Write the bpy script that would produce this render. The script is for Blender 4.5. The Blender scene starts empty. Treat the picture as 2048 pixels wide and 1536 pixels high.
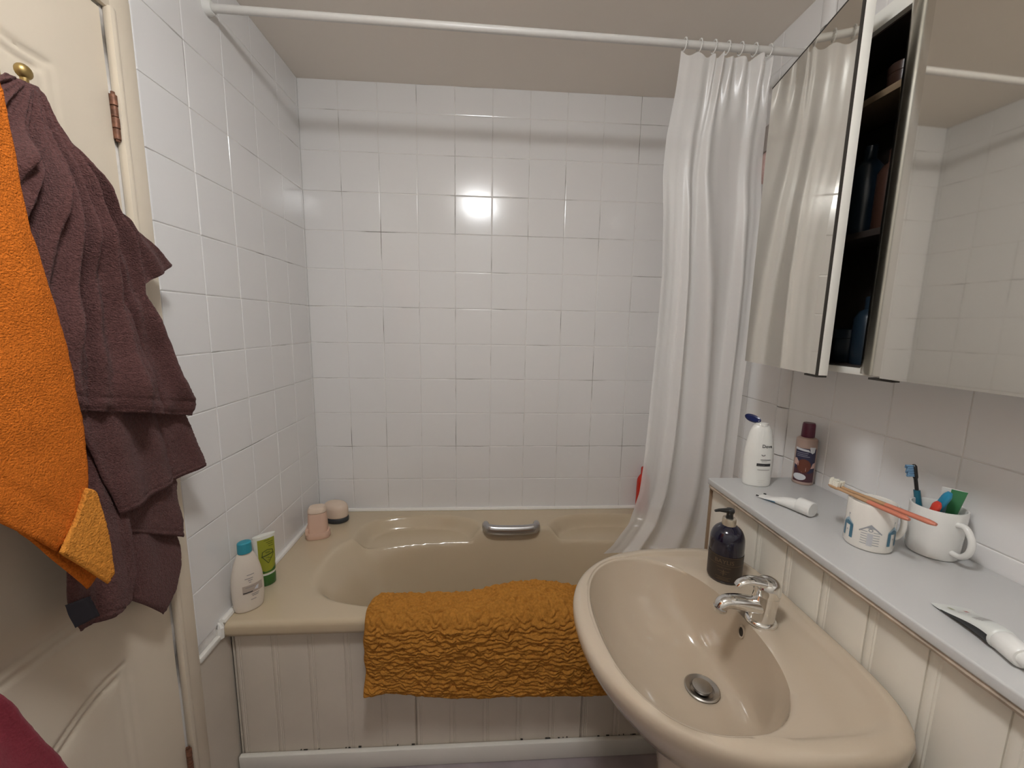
import bpy, bmesh, math, random
import numpy as np
from mathutils import Vector, Matrix, noise
random.seed(7)
PI = math.pi
SC = bpy.context.scene
COL = SC.collection

# ------------------------------------------------------------------ camera
cam = bpy.data.cameras.new('camera')
cam.sensor_fit = 'HORIZONTAL'
cam.sensor_width = 36.0
cam.lens = 36.0 * 805.98 / 2048.0
cam.clip_start = 0.02
cam_ob = bpy.data.objects.new('camera', cam)
RIGHT = (0.9980128, -0.0606011, 0.0172616)
DOWN = (0.0082274, -0.1462723, -0.9892102)
FWD = (0.0624722, 0.9873864, -0.1454830)
cam_ob.matrix_world = Matrix(((RIGHT[0], -DOWN[0], -FWD[0], 0.7344),
                              (RIGHT[1], -DOWN[1], -FWD[1], -1.7385),
                              (RIGHT[2], -DOWN[2], -FWD[2], 1.3372),
                              (0, 0, 0, 1)))
COL.objects.link(cam_ob)
SC.camera = cam_ob

# ------------------------------------------------------------------ world, light, exposure
w = bpy.data.worlds.new('world')
w.use_nodes = True
w.node_tree.nodes['Background'].inputs[0].default_value = (0.9, 0.92, 1.0, 1)
w.node_tree.nodes['Background'].inputs[1].default_value = 0.02
SC.world = w
SC.view_settings.view_transform = 'Standard'
SC.view_settings.look = 'None'
SC.view_settings.gamma = 1.0
SC.view_settings.use_curve_mapping = False
SC.view_settings.exposure = 1.76
SC.cycles.caustics_reflective = False
SC.cycles.caustics_refractive = False
LAMP = (0.67, -1.45, 2.255)
LAMP_STRENGTH = 24.0
LAMP_COLOR = (0.965, 0.985, 1.0)


# ------------------------------------------------------------------ materials
def mat(name, color, rough=0.5, metal=0.0, bump=0.0, bscale=60.0, coat=0.0, sheen=0.0, spec=0.5,
        var=0.0, vscale=8.0, trans=0.0, emit=None, sub=0.0, alpha=1.0, bdist=0.002):
    m = bpy.data.materials.new(name)
    m.use_nodes = True
    nt = m.node_tree
    b = nt.nodes['Principled BSDF']
    b.inputs['Base Color'].default_value = (*color, 1)
    b.inputs['Roughness'].default_value = rough
    b.inputs['Metallic'].default_value = metal
    b.inputs['Specular IOR Level'].default_value = spec
    b.inputs['Coat Weight'].default_value = coat
    b.inputs['Coat Roughness'].default_value = 0.08
    b.inputs['Sheen Weight'].default_value = sheen
    b.inputs['Transmission Weight'].default_value = trans
    b.inputs['Alpha'].default_value = alpha
    if sub:
        b.inputs['Subsurface Weight'].default_value = sub
        b.inputs['Subsurface Radius'].default_value = (0.01, 0.008, 0.006)
    if emit:
        b.inputs['Emission Color'].default_value = (*emit[0], 1)
        b.inputs['Emission Strength'].default_value = emit[1]
    tc = None
    if bump or var:
        tc = nt.nodes.new('ShaderNodeTexCoord')
    if bump:
        n = nt.nodes.new('ShaderNodeTexNoise')
        n.inputs['Scale'].default_value = bscale
        n.inputs['Detail'].default_value = 4
        bp = nt.nodes.new('ShaderNodeBump')
        bp.inputs['Strength'].default_value = bump
        bp.inputs['Distance'].default_value = bdist
        nt.links.new(tc.outputs['Object'], n.inputs['Vector'])
        nt.links.new(n.outputs['Fac'], bp.inputs['Height'])
        nt.links.new(bp.outputs['Normal'], b.inputs['Normal'])
    if var:
        n2 = nt.nodes.new('ShaderNodeTexNoise')
        n2.inputs['Scale'].default_value = vscale
        n2.inputs['Detail'].default_value = 5
        nt.links.new(tc.outputs['Object'], n2.inputs['Vector'])
        r = nt.nodes.new('ShaderNodeValToRGB')
        r.color_ramp.elements[0].position = 0.3
        r.color_ramp.elements[1].position = 0.7
        r.color_ramp.elements[0].color = (*[max(0, c * (1 - var)) for c in color], 1)
        r.color_ramp.elements[1].color = (*[min(1, c * (1 + var)) for c in color], 1)
        nt.links.new(n2.outputs['Fac'], r.inputs['Fac'])
        nt.links.new(r.outputs['Color'], b.inputs['Base Color'])
    return m


M = {}
M['tile'] = mat('glazed_white_tile', (0.79, 0.775, 0.765), 0.16, bump=0.05, bscale=9, spec=0.5)
M['ceiling'] = mat('ceiling_paint', (0.84, 0.775, 0.70), 0.85, bump=0.12, bscale=120)
M['paint'] = mat('white_gloss_paint', (0.78, 0.75, 0.69), 0.32, bump=0.05, bscale=25)
M['cream'] = mat('cream_door_paint', (0.72, 0.63, 0.505), 0.38, bump=0.06, bscale=35, var=0.03, vscale=5)
M['seal'] = mat('white_sealant', (0.82, 0.79, 0.74), 0.4, bump=0.2, bscale=60)
M['bath'] = mat('champagne_acrylic', (0.55, 0.445, 0.31), 0.17, spec=0.5, coat=0.3)
M['china'] = mat('champagne_china', (0.51, 0.42, 0.32), 0.12, spec=0.5, coat=0.4)
M['panel'] = mat('painted_boards', (0.63, 0.56, 0.475), 0.45, bump=0.08, bscale=40, var=0.04, vscale=6)
M['boxing'] = mat('painted_boards_cream', (0.78, 0.735, 0.645), 0.42, bump=0.08, bscale=40, var=0.03, vscale=6)
M['shelf'] = mat('shelf_white', (0.56, 0.555, 0.545), 0.33, bump=0.04, bscale=20)
M['floor'] = mat('floor_vinyl', (0.34, 0.29, 0.30), 0.5, var=0.12, vscale=14)
M['dark'] = mat('dark_gap', (0.03, 0.025, 0.02), 0.8)
M['chrome'] = mat('chrome', (0.80, 0.79, 0.77), 0.10, metal=1.0)
M['steel'] = mat('dull_steel', (0.46, 0.44, 0.41), 0.3, metal=1.0)
M['grip'] = mat('grey_chrome_plastic', (0.48, 0.47, 0.47), 0.25, metal=0.85)
M['brass'] = mat('old_brass', (0.42, 0.30, 0.12), 0.4, metal=0.9)
M['rust'] = mat('rusty_hinge', (0.22, 0.10, 0.06), 0.55, metal=0.4, var=0.5, vscale=90)
M['purple'] = mat('purple_brown_terry', (0.126, 0.056, 0.052), 0.95, bump=1.0, bscale=420, sheen=0.08, spec=0.15,
                  var=0.22, vscale=240, bdist=0.004)
M['purple_label'] = mat('dark_label', (0.03, 0.028, 0.04), 0.8)
M['orange'] = mat('orange_terry', (0.69, 0.180, 0.024), 0.95, bump=1.0, bscale=420, sheen=0.0, spec=0.05,
                  var=0.16, vscale=260, bdist=0.004)
M['orange_hem'] = mat('orange_terry_reverse', (0.74, 0.29, 0.05), 0.95, bump=1.0, bscale=330, sheen=0.0, spec=0.05,
                      var=0.16, vscale=200, bdist=0.004)
M['magenta'] = mat('magenta_cloth', (0.235, 0.030, 0.046), 0.9, bump=0.5, bscale=260, sheen=0.05, spec=0.2)
M['mat'] = mat('ochre_tufted_cotton', (0.46, 0.20, 0.036), 0.95, bump=0.8, bscale=380, sheen=0.0, spec=0.12,
               var=0.18, vscale=160, bdist=0.003)
M['white_plastic'] = mat('white_plastic', (0.80, 0.79, 0.76), 0.3)
M['lotion'] = mat('lotion_white', (0.80, 0.79, 0.75), 0.3)
M['conditioner'] = mat('conditioner_white', (0.70, 0.62, 0.53), 0.35)
M['teal'] = mat('teal_cap', (0.03, 0.28, 0.36), 0.35)
M['navy'] = mat('navy_plastic', (0.012, 0.018, 0.085), 0.25)
M['black'] = mat('black_plastic', (0.012, 0.012, 0.012), 0.3)
M['ink'] = mat('black_print', (0.02, 0.02, 0.022), 0.5)
M['greyink'] = mat('grey_print', (0.30, 0.27, 0.26), 0.5)
M['greenwhite'] = mat('tube_white', (0.74, 0.73, 0.66), 0.35)
M['lime'] = mat('lime_print', (0.30, 0.31, 0.025), 0.4)
M['limedark'] = mat('dark_green_print', (0.05, 0.07, 0.012), 0.45)
M['green'] = mat('green_cap', (0.035, 0.13, 0.02), 0.35)
M['pink'] = mat('pale_pink_plastic', (0.70, 0.47, 0.36), 0.45)
M['domepink'] = mat('cream_pink_plastic', (0.72, 0.57, 0.45), 0.5)
M['charcoal'] = mat('charcoal_rubber', (0.035, 0.038, 0.042), 0.5)
M['red'] = mat('red_plastic', (0.55, 0.025, 0.012), 0.25)
M['redprint'] = mat('pale_print', (0.75, 0.5, 0.42), 0.5)
M['inkbottle'] = mat('dark_blue_bottle', (0.008, 0.007, 0.020), 0.12, coat=0.5)
M['soaplabel'] = mat('brown_black_label', (0.030, 0.019, 0.013), 0.45)
M['gold'] = mat('gold_print', (0.16, 0.11, 0.065), 0.45, metal=0.3)
M['collar'] = mat('brushed_collar', (0.62, 0.55, 0.44), 0.25, metal=0.7)
M['amber'] = mat('translucent_brown', (0.42, 0.30, 0.25), 0.3)
M['purplecap'] = mat('plum_cap', (0.105, 0.012, 0.035), 0.35)
M['labelnavy'] = mat('label_navy', (0.028, 0.026, 0.062), 0.4)
M['labelbrown'] = mat('label_brown', (0.13, 0.035, 0.018), 0.45)
M['labelpink'] = mat('label_pink', (0.55, 0.36, 0.31), 0.45)
M['labelplum'] = mat('label_plum', (0.075, 0.025, 0.035), 0.4)
M['labelwhite'] = mat('label_white', (0.62, 0.63, 0.66), 0.4)
M['mugA'] = mat('glazed_mug_cream', (0.80, 0.765, 0.71), 0.14, coat=0.3)
M['mugB'] = mat('glazed_mug_white', (0.76, 0.75, 0.72), 0.12, coat=0.4)
M['huteal'] = mat('hut_blue_print', (0.06, 0.17, 0.25), 0.4)
M['hutlight'] = mat('hut_light_blue_print', (0.30, 0.42, 0.50), 0.4)
M['hutgrey'] = mat('hut_grey_print', (0.33, 0.34, 0.36), 0.4)
M['salmon'] = mat('salmon_rubber', (0.60, 0.20, 0.125), 0.4)
M['honey'] = mat('honey_clear_plastic', (0.50, 0.30, 0.16), 0.2, coat=0.4)
M['bristle'] = mat('white_bristle', (0.82, 0.78, 0.68), 0.8)
M['bluebristle'] = mat('blue_bristle', (0.16, 0.30, 0.46), 0.8)
M['blue'] = mat('blue_plastic', (0.02, 0.25, 0.42), 0.3)
M['tealhandle'] = mat('petrol_plastic', (0.015, 0.13, 0.19), 0.3)
M['redbrush'] = mat('red_brush', (0.62, 0.05, 0.03), 0.35)
M['tubegreen'] = mat('tube_green', (0.05, 0.23, 0.09), 0.35)
M['tubeshade'] = mat('tube_clear_white', (0.66, 0.67, 0.64), 0.3)
M['stripeblue'] = mat('tube_blue', (0.05, 0.24, 0.42), 0.35)
M['walnut'] = mat('dark_cabinet_lining', (0.028, 0.020, 0.016), 0.55, var=0.3, vscale=12)  # dark colour that paints shade inside the cabinet
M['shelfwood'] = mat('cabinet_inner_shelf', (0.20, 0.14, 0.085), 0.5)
M['cabwhite'] = mat('cabinet_white', (0.80, 0.78, 0.72), 0.35)
M['profile'] = mat('satin_edge_profile', (0.70, 0.67, 0.60), 0.16, metal=1.0)
M['mirror'] = mat('mirror_glass', (0.80, 0.775, 0.71), 0.03, metal=1.0)
M['bottledark'] = mat('dark_blue_cosmetic', (0.010, 0.020, 0.032), 0.3)
M['bottlebrown'] = mat('dark_brown_cosmetic', (0.045, 0.020, 0.013), 0.3)
M['sponge'] = mat('pink_sponge', (0.74, 0.52, 0.48), 0.9, bump=1.0, bscale=150, bdist=0.004)  # colour of the imitated pink reflection
M['spongegrey'] = mat('grey_holder', (0.42, 0.37, 0.34), 0.6)
M['lampglass'] = mat('lamp_opal', (0.9, 0.88, 0.8), 0.4, emit=(LAMP_COLOR, LAMP_STRENGTH))


def grout_mat():
    m = mat('grout', (0.6, 0.57, 0.53), 0.9)
    nt = m.node_tree
    b = nt.nodes['Principled BSDF']
    tc = nt.nodes.new('ShaderNodeTexCoord')
    n = nt.nodes.new('ShaderNodeTexNoise')
    n.inputs['Scale'].default_value = 5.5
    n.inputs['Detail'].default_value = 5
    r = nt.nodes.new('ShaderNodeValToRGB')
    r.color_ramp.elements[0].position = 0.33
    r.color_ramp.elements[0].color = (0.16, 0.135, 0.11, 1)
    r.color_ramp.elements[1].position = 0.48
    r.color_ramp.elements[1].color = (0.78, 0.75, 0.72, 1)
    nt.links.new(tc.outputs['Object'], n.inputs['Vector'])
    nt.links.new(n.outputs['Fac'], r.inputs['Fac'])
    nt.links.new(r.outputs['Color'], b.inputs['Base Color'])
    return m


M['grout'] = grout_mat()


def curtain_mat():
    m = bpy.data.materials.new('frosted_curtain')
    m.use_nodes = True
    nt = m.node_tree
    for n in list(nt.nodes):
        nt.nodes.remove(n)
    out = nt.nodes.new('ShaderNodeOutputMaterial')
    d = nt.nodes.new('ShaderNodeBsdfDiffuse')
    d.inputs[0].default_value = (0.90, 0.885, 0.87, 1)
    t = nt.nodes.new('ShaderNodeBsdfTranslucent')
    t.inputs[0].default_value = (0.92, 0.90, 0.88, 1)
    tr = nt.nodes.new('ShaderNodeBsdfTransparent')
    tr.inputs[0].default_value = (0.95, 0.94, 0.93, 1)
    g = nt.nodes.new('ShaderNodeBsdfGlossy')
    g.inputs[0].default_value = (1, 1, 1, 1)
    g.inputs[1].default_value = 0.3
    m1 = nt.nodes.new('ShaderNodeMixShader')
    m1.inputs[0].default_value = 0.27
    m2 = nt.nodes.new('ShaderNodeMixShader')
    m2.inputs[0].default_value = 0.26
    m3 = nt.nodes.new('ShaderNodeMixShader')
    m3.inputs[0].default_value = 0.05
    nt.links.new(d.outputs[0], m1.inputs[1])
    nt.links.new(t.outputs[0], m1.inputs[2])
    nt.links.new(m1.outputs[0], m2.inputs[1])
    nt.links.new(tr.outputs[0], m2.inputs[2])
    nt.links.new(m2.outputs[0], m3.inputs[1])
    nt.links.new(g.outputs[0], m3.inputs[2])
    nt.links.new(m3.outputs[0], out.inputs[0])
    return m


M['curtain'] = curtain_mat()


# ------------------------------------------------------------------ helpers
def thing(name, label, cat, loc=(0, 0, 0), rot=(0, 0, 0), group=None):
    o = bpy.data.objects.new(name, None)
    o.empty_display_size = 0.05
    COL.objects.link(o)
    o.location = loc
    o.rotation_euler = rot
    o['label'] = label
    o['category'] = cat
    if group:
        o['group'] = group
    return o


def tag(o, label, cat, group=None):
    o['label'] = label
    o['category'] = cat
    if group:
        o['group'] = group
    return o


def obj(name, bm, m, parent=None, smooth=True, world=False, angle=40, label=None, recalc=True):
    if recalc:
        bmesh.ops.recalc_face_normals(bm, faces=bm.faces)
    me = bpy.data.meshes.new(name)
    if world and parent is not None:
        bmesh.ops.translate(bm, vec=-Vector(parent['_wl'] if '_wl' in parent else parent.location), verts=bm.verts)
    bm.to_mesh(me)
    bm.free()
    for mm in (m if isinstance(m, (list, tuple)) else [m]):
        me.materials.append(mm)
    if smooth:
        for p in me.polygons:
            p.use_smooth = True
        me.set_sharp_from_angle(angle=math.radians(angle))
    o = bpy.data.objects.new(name, me)
    COL.objects.link(o)
    if parent is not None:
        o.parent = parent
    if label:
        o['label'] = label
    return o


def struct(name, bm, m, smooth=True, parent=None, world=False):
    o = obj(name, bm, m, parent, smooth, world)
    o['kind'] = 'structure'
    return o


def origin_to(o, p):
    p = Vector(p)
    o.data.transform(Matrix.Translation(-p))
    o.location = p
    return o


def box(bm, a, b, bevel=0.0, seg=2, mi=0):
    x0, y0, z0 = [min(a[i], b[i]) for i in range(3)]
    x1, y1, z1 = [max(a[i], b[i]) for i in range(3)]
    v = [bm.verts.new(p) for p in ((x0, y0, z0), (x1, y0, z0), (x1, y1, z0), (x0, y1, z0),
                                   (x0, y0, z1), (x1, y0, z1), (x1, y1, z1), (x0, y1, z1))]
    fs = [bm.faces.new([v[i] for i in q]) for q in
          ((0, 3, 2, 1), (4, 5, 6, 7), (0, 1, 5, 4), (1, 2, 6, 5), (2, 3, 7, 6), (3, 0, 4, 7))]
    for f in fs:
        f.material_index = mi
    if bevel:
        es = list({e for f in fs for e in f.edges})
        bmesh.ops.bevel(bm, geom=es, offset=bevel, segments=seg, profile=0.5, affect='EDGES')
    return v


def hexa(bm, pts, bevel=0.0):
    """box from 8 points: bottom loop of four, top loop of four"""
    v = [bm.verts.new(p) for p in pts]
    fs = [bm.faces.new([v[i] for i in q]) for q in
          ((0, 3, 2, 1), (4, 5, 6, 7), (0, 1, 5, 4), (1, 2, 6, 5), (2, 3, 7, 6), (3, 0, 4, 7))]
    if bevel:
        es = list({e for f in fs for e in f.edges})
        bmesh.ops.bevel(bm, geom=es, offset=bevel, segments=2, profile=0.5, affect='EDGES')


def grid(bm, f, nu, nv, closed_u=False, mi=0):
    rows = [[bm.verts.new(f(i / nu, j / nv)) for i in range(nu if closed_u else nu + 1)] for j in range(nv + 1)]
    for j in range(nv):
        n = len(rows[j])
        for i in range(nu):
            a, b = rows[j][i], rows[j][(i + 1) % n]
            c, d = rows[j + 1][(i + 1) % n], rows[j + 1][i]
            fc = bm.faces.new((a, b, c, d))
            fc.material_index = mi
    return rows


def rings(bm, loops, cap0=True, cap1=True):
    """closed loops of equal length joined into a skin"""
    vs = [[bm.verts.new(p) for p in lp] for lp in loops]
    n = len(vs[0])
    for a, b in zip(vs[:-1], vs[1:]):
        for i in range(n):
            bm.faces.new((a[i], a[(i + 1) % n], b[(i + 1) % n], b[i]))
    if cap0:
        bm.faces.new(vs[0][::-1])
    if cap1:
        bm.faces.new(vs[-1])
    return vs


class Lathe:
    """elliptical turned body: profile [(r, z)], widths scaled per axis"""

    def __init__(s, prof, sx=1.0, sy=1.0, n=40, c=(0, 0)):
        s.p = prof
        s.sx, s.sy, s.n, s.c = sx, sy, n, c

    def r(s, z):
        for (r0, z0), (r1, z1) in zip(s.p[:-1], s.p[1:]):
            if min(z0, z1) <= z <= max(z0, z1) and z0 != z1:
                return r0 + (r1 - r0) * (z - z0) / (z1 - z0)
        return s.p[-1][0]

    def pt(s, th, z, off=0.0):
        r = s.r(z)
        nx, ny = math.cos(th) / s.sx, math.sin(th) / s.sy
        l = math.hypot(nx, ny)
        return Vector((s.c[0] + r * s.sx * math.cos(th) + off * nx / l,
                       s.c[1] + r * s.sy * math.sin(th) + off * ny / l, z))

    def build(s, bm, cap0=True, cap1=True):
        lp = [[(s.c[0] + r * s.sx * math.cos(2 * PI * i / s.n), s.c[1] + r * s.sy * math.sin(2 * PI * i / s.n), z)
               for i in range(s.n)] for r, z in s.p]
        return rings(bm, lp, cap0, cap1)


def curve_prof(pts, n=6):
    """Catmull-Rom through (r, z) points"""
    out = []
    P = [pts[0]] + list(pts) + [pts[-1]]
    for k in range(1, len(P) - 2):
        for i in range(n):
            t = i / n
            q = []
            for c in range(len(pts[0])):
                a, b, cc, d = P[k - 1][c], P[k][c], P[k + 1][c], P[k + 2][c]
                q.append(0.5 * (2 * b + (cc - a) * t + (2 * a - 5 * b + 4 * cc - d) * t * t + (3 * b - a - 3 * cc + d) * t ** 3))
            out.append(tuple(q))
    out.append(tuple(pts[-1]))
    return out


def tube(bm, pts, rads, n=12, sx=1.0, cap=True, up=(0, 0, 1)):
    pts = [Vector(p) for p in pts]
    if not isinstance(rads, (list, tuple)):
        rads = [rads] * len(pts)
    loops = []
    for i, p in enumerate(pts):
        t = (pts[min(i + 1, len(pts) - 1)] - pts[max(i - 1, 0)]).normalized()
        u = Vector(up)
        if abs(u.dot(t)) > 0.97:
            u = Vector((1, 0, 0))
        a = t.cross(u).normalized()
        b = a.cross(t).normalized()
        loops.append([p + a * (rads[i] * sx * math.cos(2 * PI * k / n)) + b * (rads[i] * math.sin(2 * PI * k / n)) for k in range(n)])
    return rings(bm, loops, cap, cap)


def patch(bm, f, x0, x1, y0, y1, nu=8, nv=2, mi=0):
    grid(bm, lambda u, v: f(x0 + (x1 - x0) * u, y0 + (y1 - y0) * v), nu, nv, mi=mi)


def polypatch(bm, f, pts, mi=0, step=0.0025):
    """flat outline cut into narrow strips so that it follows a curved surface"""
    tb_ = bmesh.new()
    tb_.faces.new([tb_.verts.new((x, y, 0)) for x, y in pts])
    xs = [p[0] for p in pts]
    k = math.ceil(min(xs) / step)
    while k * step < max(xs):
        bmesh.ops.bisect_plane(tb_, geom=tb_.verts[:] + tb_.edges[:] + tb_.faces[:], plane_co=(k * step, 0, 0), plane_no=(1, 0, 0), dist=1e-7)
        k += 1
    mp = {v: bm.verts.new(f(v.co.x, v.co.y)) for v in tb_.verts}
    for fc in tb_.faces:
        try:
            bm.faces.new([mp[v] for v in fc.verts]).material_index = mi
        except ValueError:
            pass
    tb_.free()


def text_on(bm, s, size, f, cx=0.0, cy=0.0, mi=0, bold=0.0):
    cu = bpy.data.curves.new('lettering', 'FONT')
    cu.body = s
    cu.size = size
    cu.align_x = 'CENTER'
    cu.offset = bold
    cu.resolution_u = 3
    o = bpy.data.objects.new('lettering', cu)
    COL.objects.link(o)
    dg = bpy.context.evaluated_depsgraph_get()
    me = bpy.data.meshes.new_from_object(o.evaluated_get(dg))
    vs = [bm.verts.new(f(v.co.x + cx, v.co.y + cy)) for v in me.vertices]
    for p in me.polygons:
        try:
            fc = bm.faces.new([vs[i] for i in p.vertices])
            fc.material_index = mi
        except ValueError:
            pass
    bpy.data.meshes.remove(me)
    bpy.data.objects.remove(o)
    bpy.data.curves.remove(cu)


def sstep(x, a=0.0, b=1.0):
    t = min(1.0, max(0.0, (x - a) / (b - a)))
    return t * t * (3 - 2 * t)


def lerp(a, b, t):
    return a + (b - a) * t


def on_poly(P, t):
    """point at fraction t of a polyline's length"""
    L = [0.0]
    for a, b in zip(P[:-1], P[1:]):
        L.append(L[-1] + math.dist(a, b))
    s = t * L[-1]
    for i in range(len(P) - 1):
        if s <= L[i + 1] + 1e-12:
            k = (s - L[i]) / max(1e-9, L[i + 1] - L[i])
            return tuple(lerp(x, y, k) for x, y in zip(P[i], P[i + 1]))
    return P[-1]


NZ = lambda *p: noise.noise(Vector(p))

# ------------------------------------------------------------------ room shell
CEIL = 2.255
REAR = -2.35
XR = 1.65
bm = bmesh.new(); box(bm, (-0.15, REAR - 0.1, -0.08), (XR + 0.12, 0.12, 0)); struct('floor', bm, M['floor'], False)
bm = bmesh.new(); box(bm, (-0.15, REAR - 0.1, CEIL), (XR + 0.12, 0.12, CEIL + 0.08)); struct('ceiling', bm, M['ceiling'], False)


def tiled(bm, O, U, V, N, us, vs, uoff, voff, T=0.15, gap=0.0008, h=0.0016, tilt=0.0022):
    """bevelled glazed tiles with their own slight tilt, laid on a grid and cut at the edges of the region"""
    O, U, V, N = Vector(O), Vector(U), Vector(V), Vector(N)

    def cuts(lo, hi, off):
        k0 = math.ceil((lo - off) / T - 1e-6)
        c = [lo] + [off + k * T for k in range(k0, 400) if lo + 0.004 < off + k * T < hi - 0.004] + [hi]
        return c
    cu, cv = cuts(us[0], us[1], uoff), cuts(vs[0], vs[1], voff)
    for a0, a1 in zip(cu[:-1], cu[1:]):
        for b0, b1 in zip(cv[:-1], cv[1:]):
            tu, tv = random.gauss(0, tilt), random.gauss(0, tilt)
            dz = random.gauss(0, 0.00015)
            g, e = gap, 0.0017
            ring0 = [(a0 + g, b0 + g), (a1 - g, b0 + g), (a1 - g, b1 - g), (a0 + g, b1 - g)]
            ring1 = [(a0 + g + e * .45, b0 + g + e * .45), (a1 - g - e * .45, b0 + g + e * .45), (a1 - g - e * .45, b1 - g - e * .45), (a0 + g + e * .45, b1 - g - e * .45)]
            ring2 = [(a0 + g + e * 1.6, b0 + g + e * 1.6), (a1 - g - e * 1.6, b0 + g + e * 1.6), (a1 - g - e * 1.6, b1 - g - e * 1.6), (a0 + g + e * 1.6, b1 - g - e * 1.6)]
            cx, cy = (a0 + a1) / 2, (b0 + b1) / 2

            def P(q, hh):
                return O + U * q[0] + V * q[1] + N * (hh + dz + tu * (q[0] - cx) + tv * (q[1] - cy))
            r0 = [bm.verts.new(O + U * q[0] + V * q[1]) for q in ring0]
            r1 = [bm.verts.new(P(q, h * .75)) for q in ring1]
            r2 = [bm.verts.new(P(q, h)) for q in ring2]
            for p, q in ((r0, r1), (r1, r2)):
                for i in range(4):
                    bm.faces.new((p[i], p[(i + 1) % 4], q[(i + 1) % 4], q[i]))
            bm.faces.new(r2)


ROW = 0.65
# back wall
bm = bmesh.new()
tiled(bm, (0, 0, 0), (1, 0, 0), (0, 0, 1), (0, -1, 0), (0.0, XR), (0.50, CEIL), 0.0, ROW)
for f in bm.faces:
    f.material_index = 0
box(bm, (-0.1, 0.0, 0), (XR + 0.1, 0.1, CEIL), mi=1)
struct('wall_back', bm, [M['tile'], M['grout']], False)
# left wall with the door opening
DY0, DY1, DZ = -0.84, -1.60, 1.915
bm = bmesh.new()
tiled(bm, (0, 0, 0), (0, 1, 0), (0, 0, 1), (1, 0, 0), (-0.778, 0.0), (0.505, CEIL), -0.467, ROW)
for f in bm.faces:
    f.material_index = 0
box(bm, (-0.1, DY0, 0), (0, 0, CEIL), mi=1)
box(bm, (-0.1, DY1, DZ + 0.005), (0, DY0, CEIL), mi=2)
box(bm, (-0.1, REAR, 0), (0, DY1, CEIL), mi=2)
struct('wall_left', bm, [M['tile'], M['grout'], M['paint']], False)
# right wall
bm = bmesh.new()
tiled(bm, (XR, 0, 0), (0, 1, 0), (0, 0, 1), (-1, 0, 0), (-1.95, -0.595), (0.50, CEIL), -0.595, ROW)
tiled(bm, (XR, 0, 0), (0, 1, 0), (0, 0, 1), (-1, 0, 0), (-0.545, 0.0), (0.50, CEIL), -0.545, ROW)
for f in bm.faces:
    f.material_index = 0
# rounded edge tiles where the bath alcove begins
for k in range(-1, 11):
    z0, z1 = max(0.5, ROW + 0.15 * k + 0.0012), min(CEIL, ROW + 0.15 * (k + 1) - 0.0012)

    def rt(u, v):
        a = PI * u
        return (XR - 0.012 * math.sin(a), -0.570 - 0.0235 * math.cos(a), lerp(z0, z1, v))
    grid(bm, rt, 24, 1)
box(bm, (XR, REAR, 0), (XR + 0.1, 0.0, CEIL), mi=1)
struct('wall_right', bm, [M['tile'], M['grout']], False)
bm = bmesh.new(); box(bm, (-0.1, REAR - 0.1, 0), (XR + 0.1, REAR, CEIL)); struct('wall_front', bm, M['paint'], False)

# door frame (architrave and lining)
bm = bmesh.new()
box(bm, (0, DY0 + 0.006, 0), (0.013, -0.780, DZ + 0.05), 0.005)
box(bm, (0, DY1 - 0.06, 0), (0.013, DY1 - 0.004, DZ + 0.05), 0.005)
box(bm, (0, DY1 - 0.06, DZ + 0.004), (0.0125, -0.781, DZ + 0.065), 0.005)
box(bm, (0.0, DY0 + 0.004, 0), (0.018, DY0 + 0.020, DZ + 0.01), 0.006)
struct('trim_1', bm, M['cream'])

# door leaf: moulded panels with arched shoulders, seen almost edge on
door = bpy.data.objects.new('door_1', None)
COL.objects.link(door)
door.location = (0, DY0, 0)
door['kind'] = 'structure'
yc = (DY0 + DY1) / 2


def arch(sgn, y_edge, z_side, rise):
    half = abs(y_edge - yc)
    out = []
    for i in range(33):
        t = -1 + 2 * i / 32
        s = 0 if abs(t) > 0.86 else (0.5 + 0.5 * math.cos(PI * t / 0.86))
        out.append((yc + half * t, z_side + sgn * rise * s))
    return out


def ring_panel(y_edge, z_bot, z_top, top_rise, bot_rise):
    half = abs(y_edge - yc)
    top = arch(1, y_edge, z_top, top_rise)
    bot = arch(1, y_edge, z_bot, bot_rise)
    return top + bot[::-1]


panels = [ring_panel(-0.945, 0.775, 1.757, 0.11, 0.0), ring_panel(-0.955, 0.20, 0.645, -0.075, 0.0)]
ny, nz = 152, 384
Y = np.linspace(DY0 - 0.003, DY1 + 0.003, ny + 1)
Z = np.linspace(0.006, DZ - 0.002, nz + 1)
YY, ZZ = np.meshgrid(Y, Z)
D = np.full(YY.shape, 9.0)
WT = np.ones(YY.shape)
INS = np.zeros(YY.shape, bool)
for pl in panels:
    P = np.array(pl)
    Q = np.roll(P, -1, 0)
    inside = np.zeros(YY.shape, bool)
    for (y0, z0), (y1, z1) in zip(P, Q):
        dx, dz = y1 - y0, z1 - z0
        L2 = dx * dx + dz * dz + 1e-12
        t = np.clip(((YY - y0) * dx + (ZZ - z0) * dz) / L2, 0, 1)
        dd = np.hypot(YY - y0 - t * dx, ZZ - z0 - t * dz)
        WT = np.where(dd < D, 0.35 if abs(dy_ := dx) < 0.002 and abs(dz) > 0.1 else 1.0, WT)
        D = np.minimum(D, dd)
        if z0 != z1:
            c = (z0 > ZZ) != (z1 > ZZ)
            inside ^= c & (YY < dx * (ZZ - z0) / (z1 - z0) + y0)
    INS |= inside
d = np.where(INS, D, -D)
gro = -0.0050 * np.exp(-((d - 0.004) / 0.005) ** 2) - 0.0045 * np.exp(-((d - 0.022) / 0.005) ** 2) \
    - 0.0025 * (1 / (1 + np.exp(-(d - 0.012) / 0.004))) * (1 - 1 / (1 + np.exp(-(d - 0.040) / 0.005)))
bm = bmesh.new()
H = 0.003 + gro * WT
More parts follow.
